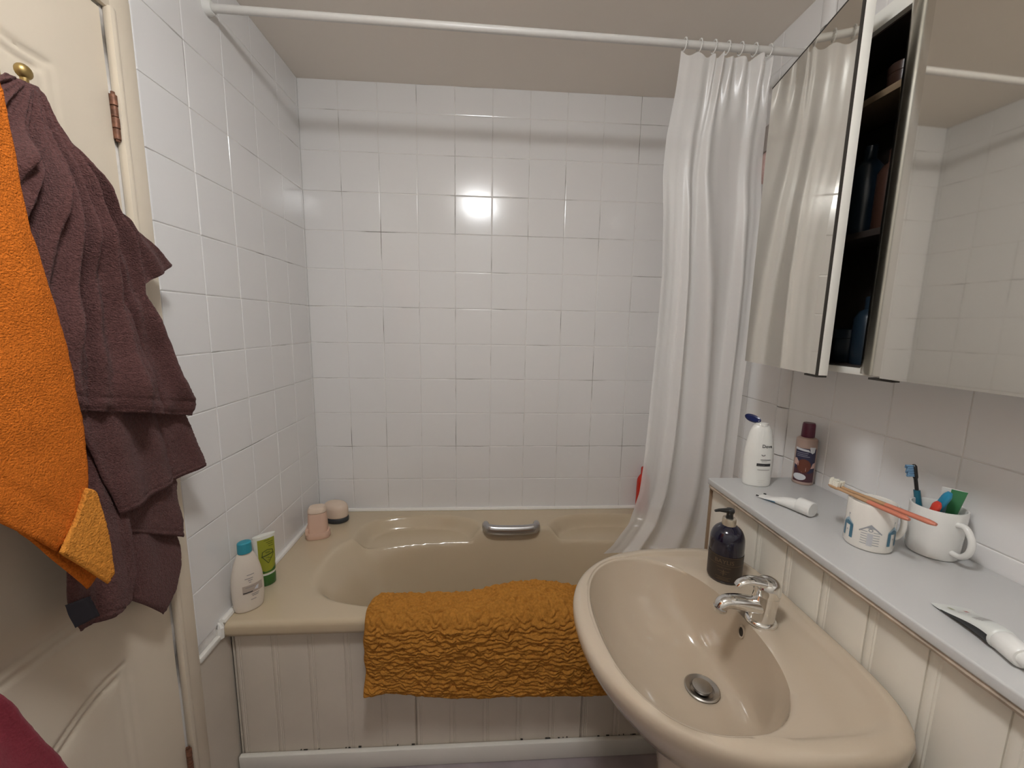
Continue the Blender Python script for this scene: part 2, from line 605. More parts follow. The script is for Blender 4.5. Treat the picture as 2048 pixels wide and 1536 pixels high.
rows = [[bm.verts.new((float(H[j, i]), float(Y[i]), float(Z[j]))) for i in range(ny + 1)] for j in range(nz + 1)]
for j in range(nz):
    for i in range(ny):
        bm.faces.new((rows[j][i], rows[j][i + 1], rows[j + 1][i + 1], rows[j + 1][i]))
box(bm, (-0.035, DY1 + 0.003, 0.006), (-0.008, DY0 - 0.003, DZ - 0.002))
obj('door_leaf', bm, M['cream'], door, True, world=True, angle=60)
bm = bmesh.new()
box(bm, (-0.04, DY1, 0), (-0.036, DY0, DZ))
obj('door_shadow_gap', bm, M['dark'], door, False, world=True)
for z0, z1 in ((1.683, 1.765), (0.212, 0.29)):
    bm = bmesh.new()
    for k in range(4):
        a, b = lerp(z0, z1, k / 4), lerp(z0, z1, (k + 1) / 4) - 0.002
        tube(bm, [(0.0085, DY0 - 0.001, a), (0.0085, DY0 - 0.001, b)], 0.0055 + 0.0006 * (k % 2), 12)
    tube(bm, [(0.0085, DY0 - 0.001, z0 - 0.004), (0.0085, DY0 - 0.001, z1 + 0.004)], 0.0035, 8)
    box(bm, (0.000, DY0 - 0.004, z0), (0.0042, DY0 + 0.004, z1))
    obj('hinge', bm, M['rust'], door, True, world=True)

# ------------------------------------------------------------------ bathtub
BX0, BX1, BYB, BYF, RIM = 0.006, 1.644, -0.006, -0.688, 0.505
tub = thing('bathtub', 'beige built-in bathtub with grey grab handle and white boarded side panel', 'bathtub', (0.82, -0.34, 0))


def bath_z(x, y):
    def ss(v, a, b):
        return sstep(v, a, b)
    n = 3.5
    k = (abs((x - 0.86) / 0.68) ** n + abs((y + 0.41) / 0.235) ** n) ** (1 / n)
    s = 1 - k
    # ends slope gently (back rest), long sides steeply
    wall = lerp(0.40, 0.5, sstep(x, 0.6, 1.2))
    z = RIM - 0.335 * (ss(s, 0.0, wall) * 0.92 + 0.08 * ss(s, -0.03, 0.06))
    # elbow rests cut into the back rim
    for cx in (0.47, 1.245):
        kk = (abs((x - cx) / 0.25) ** 2.6 + abs((y + 0.20) / 0.140) ** 2.6) ** (1 / 2.6)
        if y < -0.20:
            kk = abs((x - cx) / 0.25)
        ze = RIM - 0.048 * ss(1 - kk, -0.02, 0.22)
        fade = sstep(y, -0.30, -0.23)
        z = min(z, lerp(RIM, ze, fade))
    # the rim dips very slightly towards its roll edge
    return z


bm = bmesh.new()
nx, nyb = 280, 120
rowsb = []
for j in range(nyb + 1):
    y = lerp(BYB, BYF + 0.014, j / nyb)
    rowsb.append([bm.verts.new((lerp(BX0, BX1, i / nx), y, bath_z(lerp(BX0, BX1, i / nx), y))) for i in range(nx + 1)])
lip = []
for a in (22, 45, 67, 90):
    lip.append((BYF + 0.014 - 0.014 * math.sin(math.radians(a)), RIM - 0.014 + 0.014 * math.cos(math.radians(a))))
lip += [(BYF, RIM - 0.03), (BYF + 0.002, RIM - 0.040), (BYF + 0.010, RIM - 0.0425), (BYF + 0.03, RIM - 0.0425)]
for y, z in lip:
    rowsb.append([bm.verts.new((lerp(BX0, BX1, i / nx), y, z)) for i in range(nx + 1)])
for j in range(len(rowsb) - 1):
    for i in range(nx):
        bm.faces.new((rowsb[j][i], rowsb[j + 1][i], rowsb[j + 1][i + 1], rowsb[j][i + 1]))
obj('tub_shell', bm, M['bath'], tub, True, world=True, angle=75)

# side panel: beaded boards
PY = -0.662
bm = bmesh.new()
prof = []
edges = [0.020 + 0.1018 * k for k in range(0, 17)]
wide = {0: 0.0022, 5: 0.0015, 10: 0.0022}
for k, e in enumerate(edges):
    g = wide.get(k, 0.0010)
    dp = 1.0 if k in wide else 0.30
    prof += [(e - 0.004, 0.0), (e - g, 0.0030 * dp), (e - g * .9, 0.007 * dp), (e + g * .9, 0.007 * dp), (e + g, 0.0030 * dp), (e + 0.004, 0.0)]
    prof += [(e + 0.009, 0.0), (e + 0.011, 0.0013), (e + 0.0135, 0.0004), (e + 0.016, 0.0013), (e + 0.018, 0.0)]
prof = [(x, d_) for x, d_ in prof if 0.012 <= x <= 1.40]
prof = [(0.012, 0.004)] + prof + [(1.40, 0.0)]
ra = [bm.verts.new((x, PY + d_, 0.0)) for x, d_ in prof]
rb = [bm.verts.new((x, PY + d_, RIM - 0.040)) for x, d_ in prof]
for i in range(len(prof) - 1):
    bm.faces.new((ra[i], ra[i + 1], rb[i + 1], rb[i]))
box(bm, (0.012, PY + 0.010, 0), (1.40, PY + 0.016, RIM - 0.05), mi=1)
obj('side_panel', bm, [M['panel'], M['dark']], tub, True, world=True, angle=25, label='white tongue and groove bath side panel')

# grab handle
bm = bmesh.new()
hy, hz = -0.205, 0.508
pts = [(0.735, -0.172, 0.512), (0.737, -0.188, 0.515), (0.744, hy + 0.006, 0.513), (0.754, hy, hz + 0.006), (0.78, hy - 0.003, hz + 0.004),
       (0.84, hy - 0.004, hz + 0.003), (0.90, hy - 0.003, hz + 0.004), (0.926, hy, hz + 0.006), (0.936, hy + 0.006, 0.513), (0.943, -0.188, 0.515), (0.945, -0.172, 0.512)]
tube(bm, curve_prof(pts, 4), 0.021, 16, sx=0.75)
obj('grab_handle', bm, M['grip'], tub, True, world=True, label='grey grab handle')

# sealant beads and mouldings round the bath
bm = bmesh.new()


def bead(bm, path, r=0.008):
    tube(bm, path, [r * (1 + 0.18 * NZ(p[0] * 9, p[1] * 9, 1)) for p in path], 8)


bead(bm, [(0.006 + 1.638 * i / 60, -0.006, RIM + 0.003) for i in range(61)], 0.0095)
struct('trim_2', bm, M['seal'])
bm = bmesh.new()
bead(bm, [(0.008, -0.006 - 0.680 * i / 40, RIM + 0.003) for i in range(41)], 0.0095)
bead(bm, [(0.008, -0.686, RIM + 0.003), (0.008, -0.694, RIM - 0.006), (0.008, -0.695, RIM - 0.035)], 0.0095)
struct('trim_3', bm, M['seal'])
bm = bmesh.new()
box(bm, (0, -0.779, 0.0), (0.0085, -0.655, 0.4655))
struct('trim_4', bm, M['panel'], False)
bm = bmesh.new()
box(bm, (0, -0.780, 0.466), (0.014, -0.690, 0.482), 0.004)
struct('trim_5', bm, M['paint'])
bm = bmesh.new()
box(bm, (0.0, -0.7808, 0), (0.0085, -0.7793, 0.466))
struct('trim_6', bm, M['dark'], False)
# skirting in front of the side panel
bm = bmesh.new()
box(bm, (0.012, PY - 0.016, 0), (1.385, PY - 0.001, 0.060), 0.004)
struct('baseboard_bath', bm, M['paint'])
bm = bmesh.new()
for k in range(22):
    x = 0.06 + 1.25 * random.random()
    l = 0.002 + 0.011 * random.random() ** 2
    box(bm, (x, PY - 0.0025, 0.0595), (x + l, PY + 0.0005, 0.0608 + 0.003 * random.random() ** 2))
struct('trim_7', bm, M['dark'], False)

# ------------------------------------------------------------------ bath mat over the rim
path = [(-0.712, 0.272), (-0.711, 0.33), (-0.712, 0.40), (-0.713, 0.455), (-0.712, 0.490), (-0.704, 0.512), (-0.688, 0.521), (-0.665, 0.524),
        (-0.640, 0.523), (-0.618, 0.515), (-0.604, 0.498), (-0.594, 0.470), (-0.586, 0.435), (-0.578, 0.405)]
path = curve_prof(path, 5)
MX0, MX1 = 0.400, 1.135


def mat_pt(u, v, off):
    x = lerp(MX0, MX1, u)
    y, z = on_poly(path, v)
    y2, z2 = on_poly(path, min(1, v + 0.01))
    y1, z1 = on_poly(path, max(0, v - 0.01))
    ty, tz = y2 - y1, z2 - z1
    l = math.hypot(ty, tz)
    nyv, nzv = -tz / l, ty / l           # outward: away from the bath edge
    hump = math.exp(-((x - 0.885) / 0.135) ** 2) if x > 0.885 else math.exp(-((x - 0.885) / 0.150) ** 4) * 0.5 + 0.5 * math.exp(-((x - 0.885) / 0.14) ** 2)
    top = math.exp(-((v - 0.66) / 0.15) ** 2)
    z += (lerp(0.034, -0.004, sstep(u, 0.0, 0.45)) - 0.004 * math.sin(u * 9)) * sstep(0.45 - v, 0, 0.45)
    # tufted rows with wandering ridges
    wob = 0.9 * NZ(x * 14, v * 6, 3.3) + 0.45 * NZ(x * 45, v * 20, 8.1) + 0.16 * NZ(x * 90, v * 36, 4.2)
    crumple = 0.5 + 0.5 * sstep(NZ(x * 9, v * 7, 1.7) + (0.25 if v > 0.45 else -0.1), -0.2, 0.35)
    ph = v * 40 + 0.55 * NZ(x * 16, v * 5, 3.3) + 0.75 * NZ(x * 46, v * 15, 8.1) * (0.4 + 1.3 * crumple) + 0.9 * NZ(x * 8, v * 3.5, 6.6) * crumple
    r = abs(math.sin(PI * ph))
    ridge = 0.0098 * (r ** 0.45) * (0.70 + 0.75 * NZ(x * 52, v * 34, 2.0)) - 0.0045 * sstep(NZ(x * 48, v * 26, 12.5), 0.18, 0.42) + 0.0013 * NZ(x * 190, v * 90, 5)
    buckle = 0.010 * sstep(NZ(x * 6, v * 3.0, 9.4), -0.1, 0.6) + 0.006 * NZ(x * 12, v * 5, 3)
    edge = min(1, min(u, 1 - u) * 28, min(v, 1 - v) * 22)
    edge = math.sqrt(max(0, edge))
    o_ = off * (0.25 + 0.75 * edge) + (ridge + buckle * (0.4 + 0.6 * (v < 0.7))) * edge if off > 0 else 0.0
    # lower corner on the left curls out a little
    curl = 0.018 * sstep(0.10 - u, 0, 0.1) * sstep(0.16 - v, 0, 0.16)
    return Vector((x + 0.006 * NZ(v * 9, 2.2, 0) * (u < 0.05), y + nyv * o_ - curl * (off > 0) - 0.002 + 0.022 * hump * top,
                   z + nzv * o_ + 0.026 * hump * top * (1 if v < 0.86 else 0.6)))


bm = bmesh.new()
NU, NV = 340, 336
A = grid(bm, lambda u, v: mat_pt(u, v, 0.012), NU, NV)
B = grid(bm, lambda u, v: mat_pt(u, v, 0.0), 68, 42)
# close the edges with a skirt
for side in range(4):
    if side == 0:
        a = [A[0][i] for i in range(0, NU + 1, 5)]; b = B[0]
    elif side == 1:
        a = [A[-1][i] for i in range(0, NU + 1, 5)]; b = B[-1]
    elif side == 2:
        a = [A[j][0] for j in range(0, NV + 1, 8)]; b = [B[j][0] for j in range(43)]
    else:
        a = [A[j][-1] for j in range(0, NV + 1, 8)]; b = [B[j][-1] for j in range(43)]
    for i in range(len(a) - 1):
        bm.faces.new((a[i], a[i + 1], b[i + 1], b[i]))
o = obj('bath_mat', bm, M['mat'], None, True, angle=80)
origin_to(o, (0.77, -0.66, 0.27))
tag(o, 'ochre yellow tufted bath mat draped over the front rim of the bath', 'bath mat')

# ------------------------------------------------------------------ curtain rail and curtain
RA, RB = Vector((0.0, -0.52, 2.134)), Vector((1.65, -0.511, 2.121))
rail = thing('curtain_rail', 'white tubular shower curtain rail spanning the room above the bath', 'curtain rail', RA.lerp(RB, 0.5))
bm = bmesh.new(); tube(bm, [RA.lerp(RB, t / 12) for t in range(13)], 0.0098, 18); obj('rail_tube', bm, mat('rail_plastic', (0.66, 0.64, 0.61), 0.35), rail, world=True)
for P, dx in ((RA, 1), (RB, -1)):
    bm = bmesh.new()
    tube(bm, [P, P + Vector((dx * 0.012, 0, 0)), P + Vector((dx * 0.02, 0, 0))], [0.018, 0.017, 0.014], 20)
    obj('wall_flange', bm, M['white_plastic'], rail, world=True)

CL = [(1.270, 2.116), (1.266, 2.00), (1.258, 1.90), (1.260, 1.80), (1.270, 1.68), (1.278, 1.50), (1.276, 1.344), (1.266, 1.03), (1.256, 0.778), (1.232, 0.66), (1.180, 0.575), (1.150, 0.545)]
CR = [(1.540, 2.116), (1.540, 2.03), (1.548, 1.962), (1.566, 1.80), (1.578, 1.70), (1.584, 1.484), (1.584, 1.30), (1.580, 1.144), (1.575, 0.862), (1.572, 0.616), (1.570, 0.53)]


def x_at(P, z):
    if z >= P[0][1]:
        return P[0][0]
    for (x0, z0), (x1, z1) in zip(P[:-1], P[1:]):
        if z1 <= z <= z0:
            return lerp(x0, x1, (z0 - z) / (z0 - z1))
    return P[-1][0]


def cur_pt(u, v):
    z = lerp(2.103, 0.545, v)
    a, b = x_at(CL, z), x_at(CR, z)
    uu = u + (0.05 * math.sin(u * 8 + v * 2.5) + 0.05 * NZ(u * 3, v * 2.0, 1)) * math.sin(PI * u)
    x = lerp(a, b, uu)
    ph = u * 2 * PI * 3.6 + 3.2 * NZ(u * 1.8, v * 0.8, 6)
    top = 1 - sstep(v, 0, 0.05)
    # flatter towards both ends, fuller in the middle
    env = (0.30 + 0.70 * sstep(u, 0.1, 0.38)) * (1 - 0.65 * sstep(u, 0.66, 0.95))
    amp = lerp(0.009, 0.024, sstep(v, 0.0, 0.6)) * (0.7 + 0.7 * NZ(u * 4, v * 0.9, 2)) * env
    y = -0.470 * sstep(v, 0, 0.22) - 0.517 * (1 - sstep(v, 0, 0.22)) + amp * (math.sin(ph) + 0.2 * math.sin(2 * ph + 1 + v))
    y += 0.007 * NZ(u * 6, v * 2.4, 4) + 0.0022 * NZ(u * 18, v * 3.0, 8)
    y += 0.010 * math.sin(u * 2 * PI * 8 + NZ(u * 5, 0, 3)) * (1 - sstep(v, 0, 0.14)) * sstep(u, 0.25, 0.5)
    z -= 0.010 * (0.5 - 0.5 * math.cos(u * 2 * PI * 6)) * top
    y += 0.03 * sstep(v, 0.75, 1.0) * (1 - u)
    return (x, y, z)


cur = thing('shower_curtain', 'translucent white shower curtain gathered beside the mirrored cabinet', 'shower curtain', (1.39, -0.517, 0.54))
bm = bmesh.new()
grid(bm, cur_pt, 200, 130)
obj('curtain_sheet', bm, M['curtain'], cur, world=True, angle=180, recalc=False)
for k in range(7):
    u = k / 6
    x = lerp(1.280, 1.530, u)
    t = x / 1.65
    P = RA.lerp(RB, t)
    bm = bmesh.new()
    tube(bm, [P + Vector((0.003 * math.sin(k), 0.0148 * math.cos(a), -0.001 + 0.0155 * math.sin(a))) for a in [2 * PI * i / 18 for i in range(19)]], 0.0019, 6, cap=False)
    obj('curtain_ring', bm, M['white_plastic'], cur, world=True)

# ------------------------------------------------------------------ boxed-in wall under the shelf and the shelf
SX, SZ = 1.367, 0.915            # shelf front and top
bm = bmesh.new()
FX = 1.390
prof = [(-0.668, 0.0)]
for k in range(0, 17):
    e = -0.768 - 0.0955 * k
    prof += [(e + 0.004, 0), (e + 0.0012, 0.0020), (e + 0.0008, 0.0042), (e - 0.0008, 0.0042), (e - 0.0012, 0.0020), (e - 0.004, 0),
             (e - 0.011, 0.0), (e - 0.0135, 0.0013), (e - 0.016, 0.0003), (e - 0.0185, 0.0013), (e - 0.021, 0.0)]
prof = [p for p in prof if p[0] > REAR + 0.02] + [(REAR + 0.01, 0)]
ra = [bm.verts.new((FX + d_, y, 0.0)) for y, d_ in prof]
rb = [bm.verts.new((FX + d_, y, SZ - 0.018)) for y, d_ in prof]
for i in range(len(prof) - 1):
    bm.faces.new((ra[i], rb[i], rb[i + 1], ra[i + 1]))
box(bm, (FX + 0.012, REAR + 0.01, 0), (FX + 0.018, -0.668, SZ - 0.018))
box(bm, (FX + 0.001, -0.690, 0.51), (XR - 0.005, -0.666, SZ - 0.018))
struct('wall_boxing', bm, M['boxing'])
bm = bmesh.new()
box(bm, (FX - 0.008, -0.668, 0.515), (FX + 0.004, -0.6635, SZ - 0.02), 0.001)
struct('trim_8', bm, mat('brown_edge', (0.28, 0.19, 0.12), 0.6))
bm = bmesh.new()
box(bm, (SX, REAR + 0.005, SZ - 0.018), (XR - 0.004, -0.675, SZ), 0.0035, 3)
o = obj('shelf', bm, M['shelf'], None)
origin_to(o, (1.5, -1.5, SZ - 0.018))
tag(o, 'long white shelf along the boxed wall above the basin', 'shelf')
bm = bmesh.new()
tube(bm, [(SX + 0.0085, -0.68 - 1.6 * i / 120, SZ - 0.0235) for i in range(121)], [0.0066 * (1 + 0.22 * NZ(i * 0.35, 0, 0)) for i in range(121)], 8)
struct('trim_9', bm, mat('aged_sealant', (0.46, 0.37, 0.29), 0.6, var=0.3, vscale=30))

# ------------------------------------------------------------------ washbasin
NB = 96
OC = Vector((1.20, -1.048))


def outer_r(th):
    c, s = math.cos(th), math.sin(th)
    ax, n = (0.188, 4.2) if c > 0 else (0.288, 2.25)
    ay = 0.262
    return (abs(c / ax) ** n + abs(s / ay) ** n) ** (-1 / n)


def outer_pt(th, k=1.0, inset=0.0):
    r = outer_r(th) * k - inset
    return Vector((OC.x + r * math.cos(th), OC.y + r * math.sin(th)))


BC = Vector((1.102, -1.053))


def bowl_pt(th, k=1.0):
    c, s = math.cos(th), math.sin(th)
    n = 2.35
    r = (abs(c / 0.152) ** n + abs(s / 0.216) ** n) ** (-1 / n) * k
    return Vector((BC.x + r * c, BC.y + r * s))


# use directions as seen from the bowl centre for every ring
def outer_dir(th, inset=0.0, k=1.0):
    d_ = Vector((math.cos(th), math.sin(th)))
    lo, hi = 0.0, 0.7
    for _ in range(36):
        m_ = (lo + hi) / 2
        p = BC + d_ * m_ - OC
        rr = p.length
        t = math.atan2(p.y, p.x)
        if rr < outer_r(t) * k - inset:
            lo = m_
        else:
            hi = m_
    return BC + d_ * lo


DR = Vector((1.172, -1.050))
ths = [2 * PI * i / NB for i in range(NB)]
BZ = 0.770
loops = []


def loop(f):
    loops.append([f(t) for t in ths])


# bowl from the waste up
prof_b = [(0.00, 0.1535), (0.05, 0.1525), (0.14, 0.1505), (0.28, 0.146), (0.42, 0.138), (0.56, 0.124), (0.68, 0.106), (0.78, 0.085), (0.86, 0.062), (0.92, 0.040),
          (0.96, 0.023), (0.985, 0.011), (1.0, 0.0035)]
for k, dz in prof_b:
    def f(t, k=k, dz=dz):
        b = bowl_pt(t)
        q = Vector((DR.x + 0.022 * math.cos(t), DR.y + 0.022 * math.sin(t)))
        back = sstep(math.cos(t), 0.05, 0.75)
        p = q.lerp(b, k ** lerp(1.0, 0.50, back) if k > 0 else 0)
        return (p.x, p.y, BZ - dz - 0.0045 * back * sstep(k, 0.5, 1.0))
    loop(f)


def mid_pt(t, a):
    b, o_ = bowl_pt(t), outer_dir(t, 0.030)
    db, do = (b - BC).length, (o_ - BC).length
    dd = max(do, db + 0.006)
    return BC + Vector((math.cos(t), math.sin(t))) * lerp(db, dd, a)


def deck(t):
    return sstep(math.cos(t), -0.1, 0.5)


loop(lambda t: (*mid_pt(t, 0.12), BZ - 0.0005 - 0.0045 * deck(t)))
loop(lambda t: (*mid_pt(t, 0.35), BZ + 0.0005 - 0.0055 * deck(t)))
loop(lambda t: (*mid_pt(t, 0.75), BZ + 0.0005 - 0.0055 * deck(t)))
loop(lambda t: (*mid_pt(t, 0.93), BZ + 0.001 - 0.004 * deck(t)))
loop(lambda t: (*mid_pt(t, 1.0), BZ + 0.003))


def rimp(t, inset):
    o_ = outer_dir(t, inset)
    m_ = mid_pt(t, 1.0)
    if (o_ - BC).length < (m_ - BC).length + 0.0015:
        o_ = m_ + (m_ - BC).normalized() * 0.0015
    return o_


loop(lambda t: (*rimp(t, 0.022), BZ + 0.0035))
loop(lambda t: (*rimp(t, 0.010), BZ + 0.002))
for ins, dz in ((0.004, -0.002), (0.001, -0.007), (0.0, -0.014), (0.0005, -0.022)):
    loop(lambda t, ins=ins, dz=dz: (*outer_dir(t, ins), BZ + dz))
for kf, kb, dz in ((0.985, 0.995, -0.034), (0.955, 0.985, -0.050), (0.90, 0.97, -0.075), (0.82, 0.95, -0.105), (0.70, 0.90, -0.140), (0.56, 0.80, -0.170), (0.44, 0.66, -0.19), (0.36, 0.55, -0.20)):
    def f(t, kf=kf, kb=kb, dz=dz):
        o_ = outer_dir(t)
        c = Vector((1.215, -1.048))
        w_ = 0.5 + 0.5 * math.cos(t)
        p = c + (o_ - c) * lerp(kf, kb, w_)
        return (p.x, p.y, BZ + dz)
    loop(f)
basin = thing('washbasin', 'beige pedestal washbasin in front of the boxed wall', 'washbasin', (1.2, -1.05, 0))
bm = bmesh.new()
rings(bm, loops, False, True)
obj('bowl', bm, M['china'], basin, world=True, angle=70)
bm = bmesh.new()
pl = Lathe([(0.125, 0.0), (0.128, 0.03), (0.112, 0.08), (0.103, 0.25), (0.104, 0.42), (0.118, 0.53), (0.140, 0.58)], 1.0, 0.86, 40, (1.205, -1.048))
pl.build(bm)
obj('pedestal', bm, M['china'], basin, world=True)
bm = bmesh.new()
Lathe([(0.0215, BZ - 0.156), (0.033, BZ - 0.1510), (0.0335, BZ - 0.1488), (0.031, BZ - 0.1475), (0.023, BZ - 0.1505), (0.0215, BZ - 0.157)], 1, 1, 36, DR).build(bm, False, True)
obj('waste_ring', bm, M['steel'], basin, world=True, label='dull metal waste ring')
bm = bmesh.new()
Lathe([(0.005, BZ - 0.156), (0.014, BZ - 0.154), (0.0185, BZ - 0.1465), (0.0185, BZ - 0.1445), (0.016, BZ - 0.1435), (0.007, BZ - 0.143), (0.001, BZ - 0.1428)], 1, 1, 30, DR).build(bm)
obj('plug', bm, M['steel'], basin, world=True, label='dull metal plug')
# overflow hole on the back of the bowl
t_o = math.radians(6)
b = bowl_pt(t_o)
q = Vector((DR.x + 0.022 * math.cos(t_o), DR.y + 0.022 * math.sin(t_o)))
pA = q.lerp(b, 0.937); pB = q.lerp(b, 0.978)
bm = bmesh.new()
mid = Vector(((pA.x + pB.x) / 2, (pA.y + pB.y) / 2, BZ - 0.037))
ax = Vector((pB.x - pA.x, pB.y - pA.y, 0.039)).normalized()
ay_ = Vector((-(pB - pA).y, (pB - pA).x, 0)).normalized()
nn = ax.cross(ay_).normalized()
if nn.x > 0:
    nn = -nn
bm2 = [[mid + ax * (0.011 * s * math.cos(a)) + ay_ * (0.0065 * s * math.sin(a)) + nn * h for a in [2 * PI * i / 20 for i in range(20)]]
       for s, h in ((1.35, 0.0005), (1.22, 0.0030), (1.0, 0.0030), (0.85, 0.0012))]
rings(bm, bm2, False, True)
for f in bm.faces:
    f.material_index = 0
bm.faces.ensure_lookup_table()
bm.faces[-1].material_index = 1
obj('overflow_hole', bm, [M['china'], M['dark']], basin, world=True)

# mixer tap
TX, TY, TZ = 1.281, -1.047, BZ - 0.0052
tap = thing('mixer_tap', 'chrome single lever mixer tap at the back of the basin', 'tap', (TX, TY, TZ))
bm = bmesh.new(); Lathe([(0.028, 0), (0.0285, 0.003), (0.0265, 0.007), (0.0235, 0.009)], 1, 1, 40).build(bm)
obj('base_ring', bm, M['chrome'], tap)
bm = bmesh.new()
bpth = [(0.0, 0, 0.006), (0.001, 0, 0.022), (0.003, 0, 0.040), (0.006, 0, 0.058)]
tube(bm, curve_prof(bpth, 5), [lerp(0.0232, 0.0225, i / 15) for i in range(16)], 30)
obj('body', bm, M['chrome'], tap)
bm = bmesh.new()
sp = [(0.002, 0, 0.030), (-0.024, 0, 0.0365), (-0.050, 0, 0.0425), (-0.070, 0, 0.0445), (-0.081, 0, 0.0415), (-0.086, 0, 0.034), (-0.086, 0, 0.027)]
tube(bm, curve_prof(sp, 5), [lerp(0.0165, 0.0118, min(1, i / 18)) for i in range(31)], 20, sx=1.2)
obj('spout', bm, M['chrome'], tap)
bm = bmesh.new()
hd = Lathe(curve_prof([(0.0228, 0.0585), (0.0236, 0.066), (0.0232, 0.076), (0.0195, 0.085), (0.0115, 0.0905), (0.001, 0.092)], 5), 1.0, 1.0, 34, (0.0065, 0))
hd.build(bm)
lv = [(0.004, 0, 0.0795), (-0.010, 0, 0.0835), (-0.024, 0, 0.0868), (-0.038, 0, 0.0872), (-0.050, 0, 0.0835), (-0.057, 0, 0.0765)]
tube(bm, curve_prof(lv, 5), [lerp(0.0105, 0.0046, i / 25) for i in range(26)], 16, sx=1.7, up=(0.05, 0, 1))
obj('lever', bm, M['chrome'], tap)

# soap dispenser
sb = thing('soap_dispenser', 'dark blue pump bottle of hand soap standing on the basin corner', 'soap dispenser', (1.290, -0.905, BZ - 0.0046), (0, 0, math.radians(-126)))
BL = Lathe(curve_prof([(0.030, 0), (0.0345, 0.002), (0.0362, 0.010), (0.0362, 0.045), (0.0362, 0.088), (0.0345, 0.104), (0.029, 0.117), (0.020, 0.1255), (0.0145, 0.129)], 5), 1, 1, 48)
bm = bmesh.new(); BL.build(bm); obj('bottle', bm, M['inkbottle'], sb)
bm = bmesh.new()
cylmap = lambda x, y: BL.pt(x / 0.0364, y, 0.0004)
patch(bm, cylmap, -0.075, 0.075, 0.006, 0.066, 50, 2)
lettermap = lambda x, y: BL.pt(x / 0.0364, y, 0.0008)
for y in (0.0650, 0.0455):
    patch(bm, lettermap, -0.07, 0.07, y, y + 0.0007, 40, 1, mi=1)
text_on(bm, 'BAYLIS', 0.0135, lettermap, 0, 0.0495, mi=1)
text_on(bm, 'HAND WASH', 0.0048, lettermap, 0, 0.0385, mi=1)
for y, w_ in ((0.0315, 0.012), (0.0295, 0.004), (0.0262, 0.007), (0.017, 0.016), (0.0135, 0.011), (0.0105, 0.014)):
    patch(bm, lettermap, -w_, w_, y, y + 0.0009, 12, 1, mi=1)
patch(bm, lettermap, -0.0006, 0.0006, 0.0215, 0.036, 1, 2, mi=1)
obj('printed_label', bm, [M['soaplabel'], M['gold']], sb, recalc=False, label='brown black label with gold lettering')
bm = bmesh.new(); Lathe([(0.0145, 0.126), (0.0150, 0.1285), (0.0145, 0.142), (0.0138, 0.1445)], 1, 1, 30).build(bm); obj('collar', bm, M['collar'], sb, label='pale metallic collar')
bm = bmesh.new()
Lathe([(0.0085, 0.143), (0.0070, 0.150), (0.0072, 0.156), (0.0095, 0.159), (0.0095, 0.164), (0.0080, 0.166)], 1, 1, 22).build(bm)
ang = math.radians(126)                      # undo the bottle's turn: the nozzle points to the bath side (-x)
nd = Vector((-math.cos(ang), -math.sin(ang), 0))
nd = Vector((math.cos(math.radians(180 + 126)), math.sin(math.radians(180 + 126)), 0))
tube(bm, [Vector((0, 0, 0.1615)), nd * 0.012 + Vector((0, 0, 0.1625)), nd * 0.026 + Vector((0, 0, 0.1635)), nd * 0.036 + Vector((0, 0, 0.162))], [0.0055, 0.0050, 0.0035, 0.0026], 12, sx=1.2)
obj('pump', bm, M['black'], sb, label='black pump nozzle')

# ------------------------------------------------------------------ things on the shelf
# white body lotion with dark flip lid
lo = thing('lotion_bottle', 'white lotion bottle with open dark blue flip lid at the shelf end', 'bottle', (1.476, -0.722, SZ), (0, 0, math.radians(-103)))
LB = Lathe(curve_prof([(0.90, 0), (1.0, 0.004), (1.03, 0.03), (1.07, 0.065), (1.03, 0.10), (0.90, 0.132), (0.72, 0.155), (0.52, 0.166), (0.30, 0.169)], 5), 0.0225, 0.0345, 48)
bm = bmesh.new(); LB.build(bm); obj('bottle', bm, M['lotion'], lo)
bm = bmesh.new()
lm = lambda x, y: LB.pt(math.asin(max(-1, min(1, x / 0.0365))), y, 0.0006)
text_on(bm, 'Dove', 0.0125, lm, 0.011, 0.109, bold=0.0002)
tube(bm, [lm(0.002 + 0.0042 * math.cos(a), 0.0905 + 0.003 * math.sin(a)) for a in [PI + PI * i / 10 for i in range(11)]], 0.0007, 5)
patch(bm, lm, -0.012, 0.0225, 0.0585, 0.0660, 14, 1)
patch(bm, lm, -0.004, 0.022, 0.0755, 0.0768, 10, 1)
patch(bm, lm, -0.009, 0.022, 0.0475, 0.0490, 10, 1, mi=1)
patch(bm, lm, -0.001, 0.012, 0.0715, 0.0724, 6, 1, mi=1)
patch(bm, lm, -0.009, 0.008, 0.0610, 0.0618, 6, 1, mi=1)
patch(bm, lm, -0.007, 0.014, 0.018, 0.0186, 8, 1, mi=2)
patch(bm, lm, -0.005, 0.010, 0.013, 0.0136, 8, 1, mi=2)
obj('printed_label', bm, [M['ink'], M['greyink'], mat('faint_print', (0.6, 0.57, 0.53), 0.5)], lo, recalc=False, label='black lettering and bars')
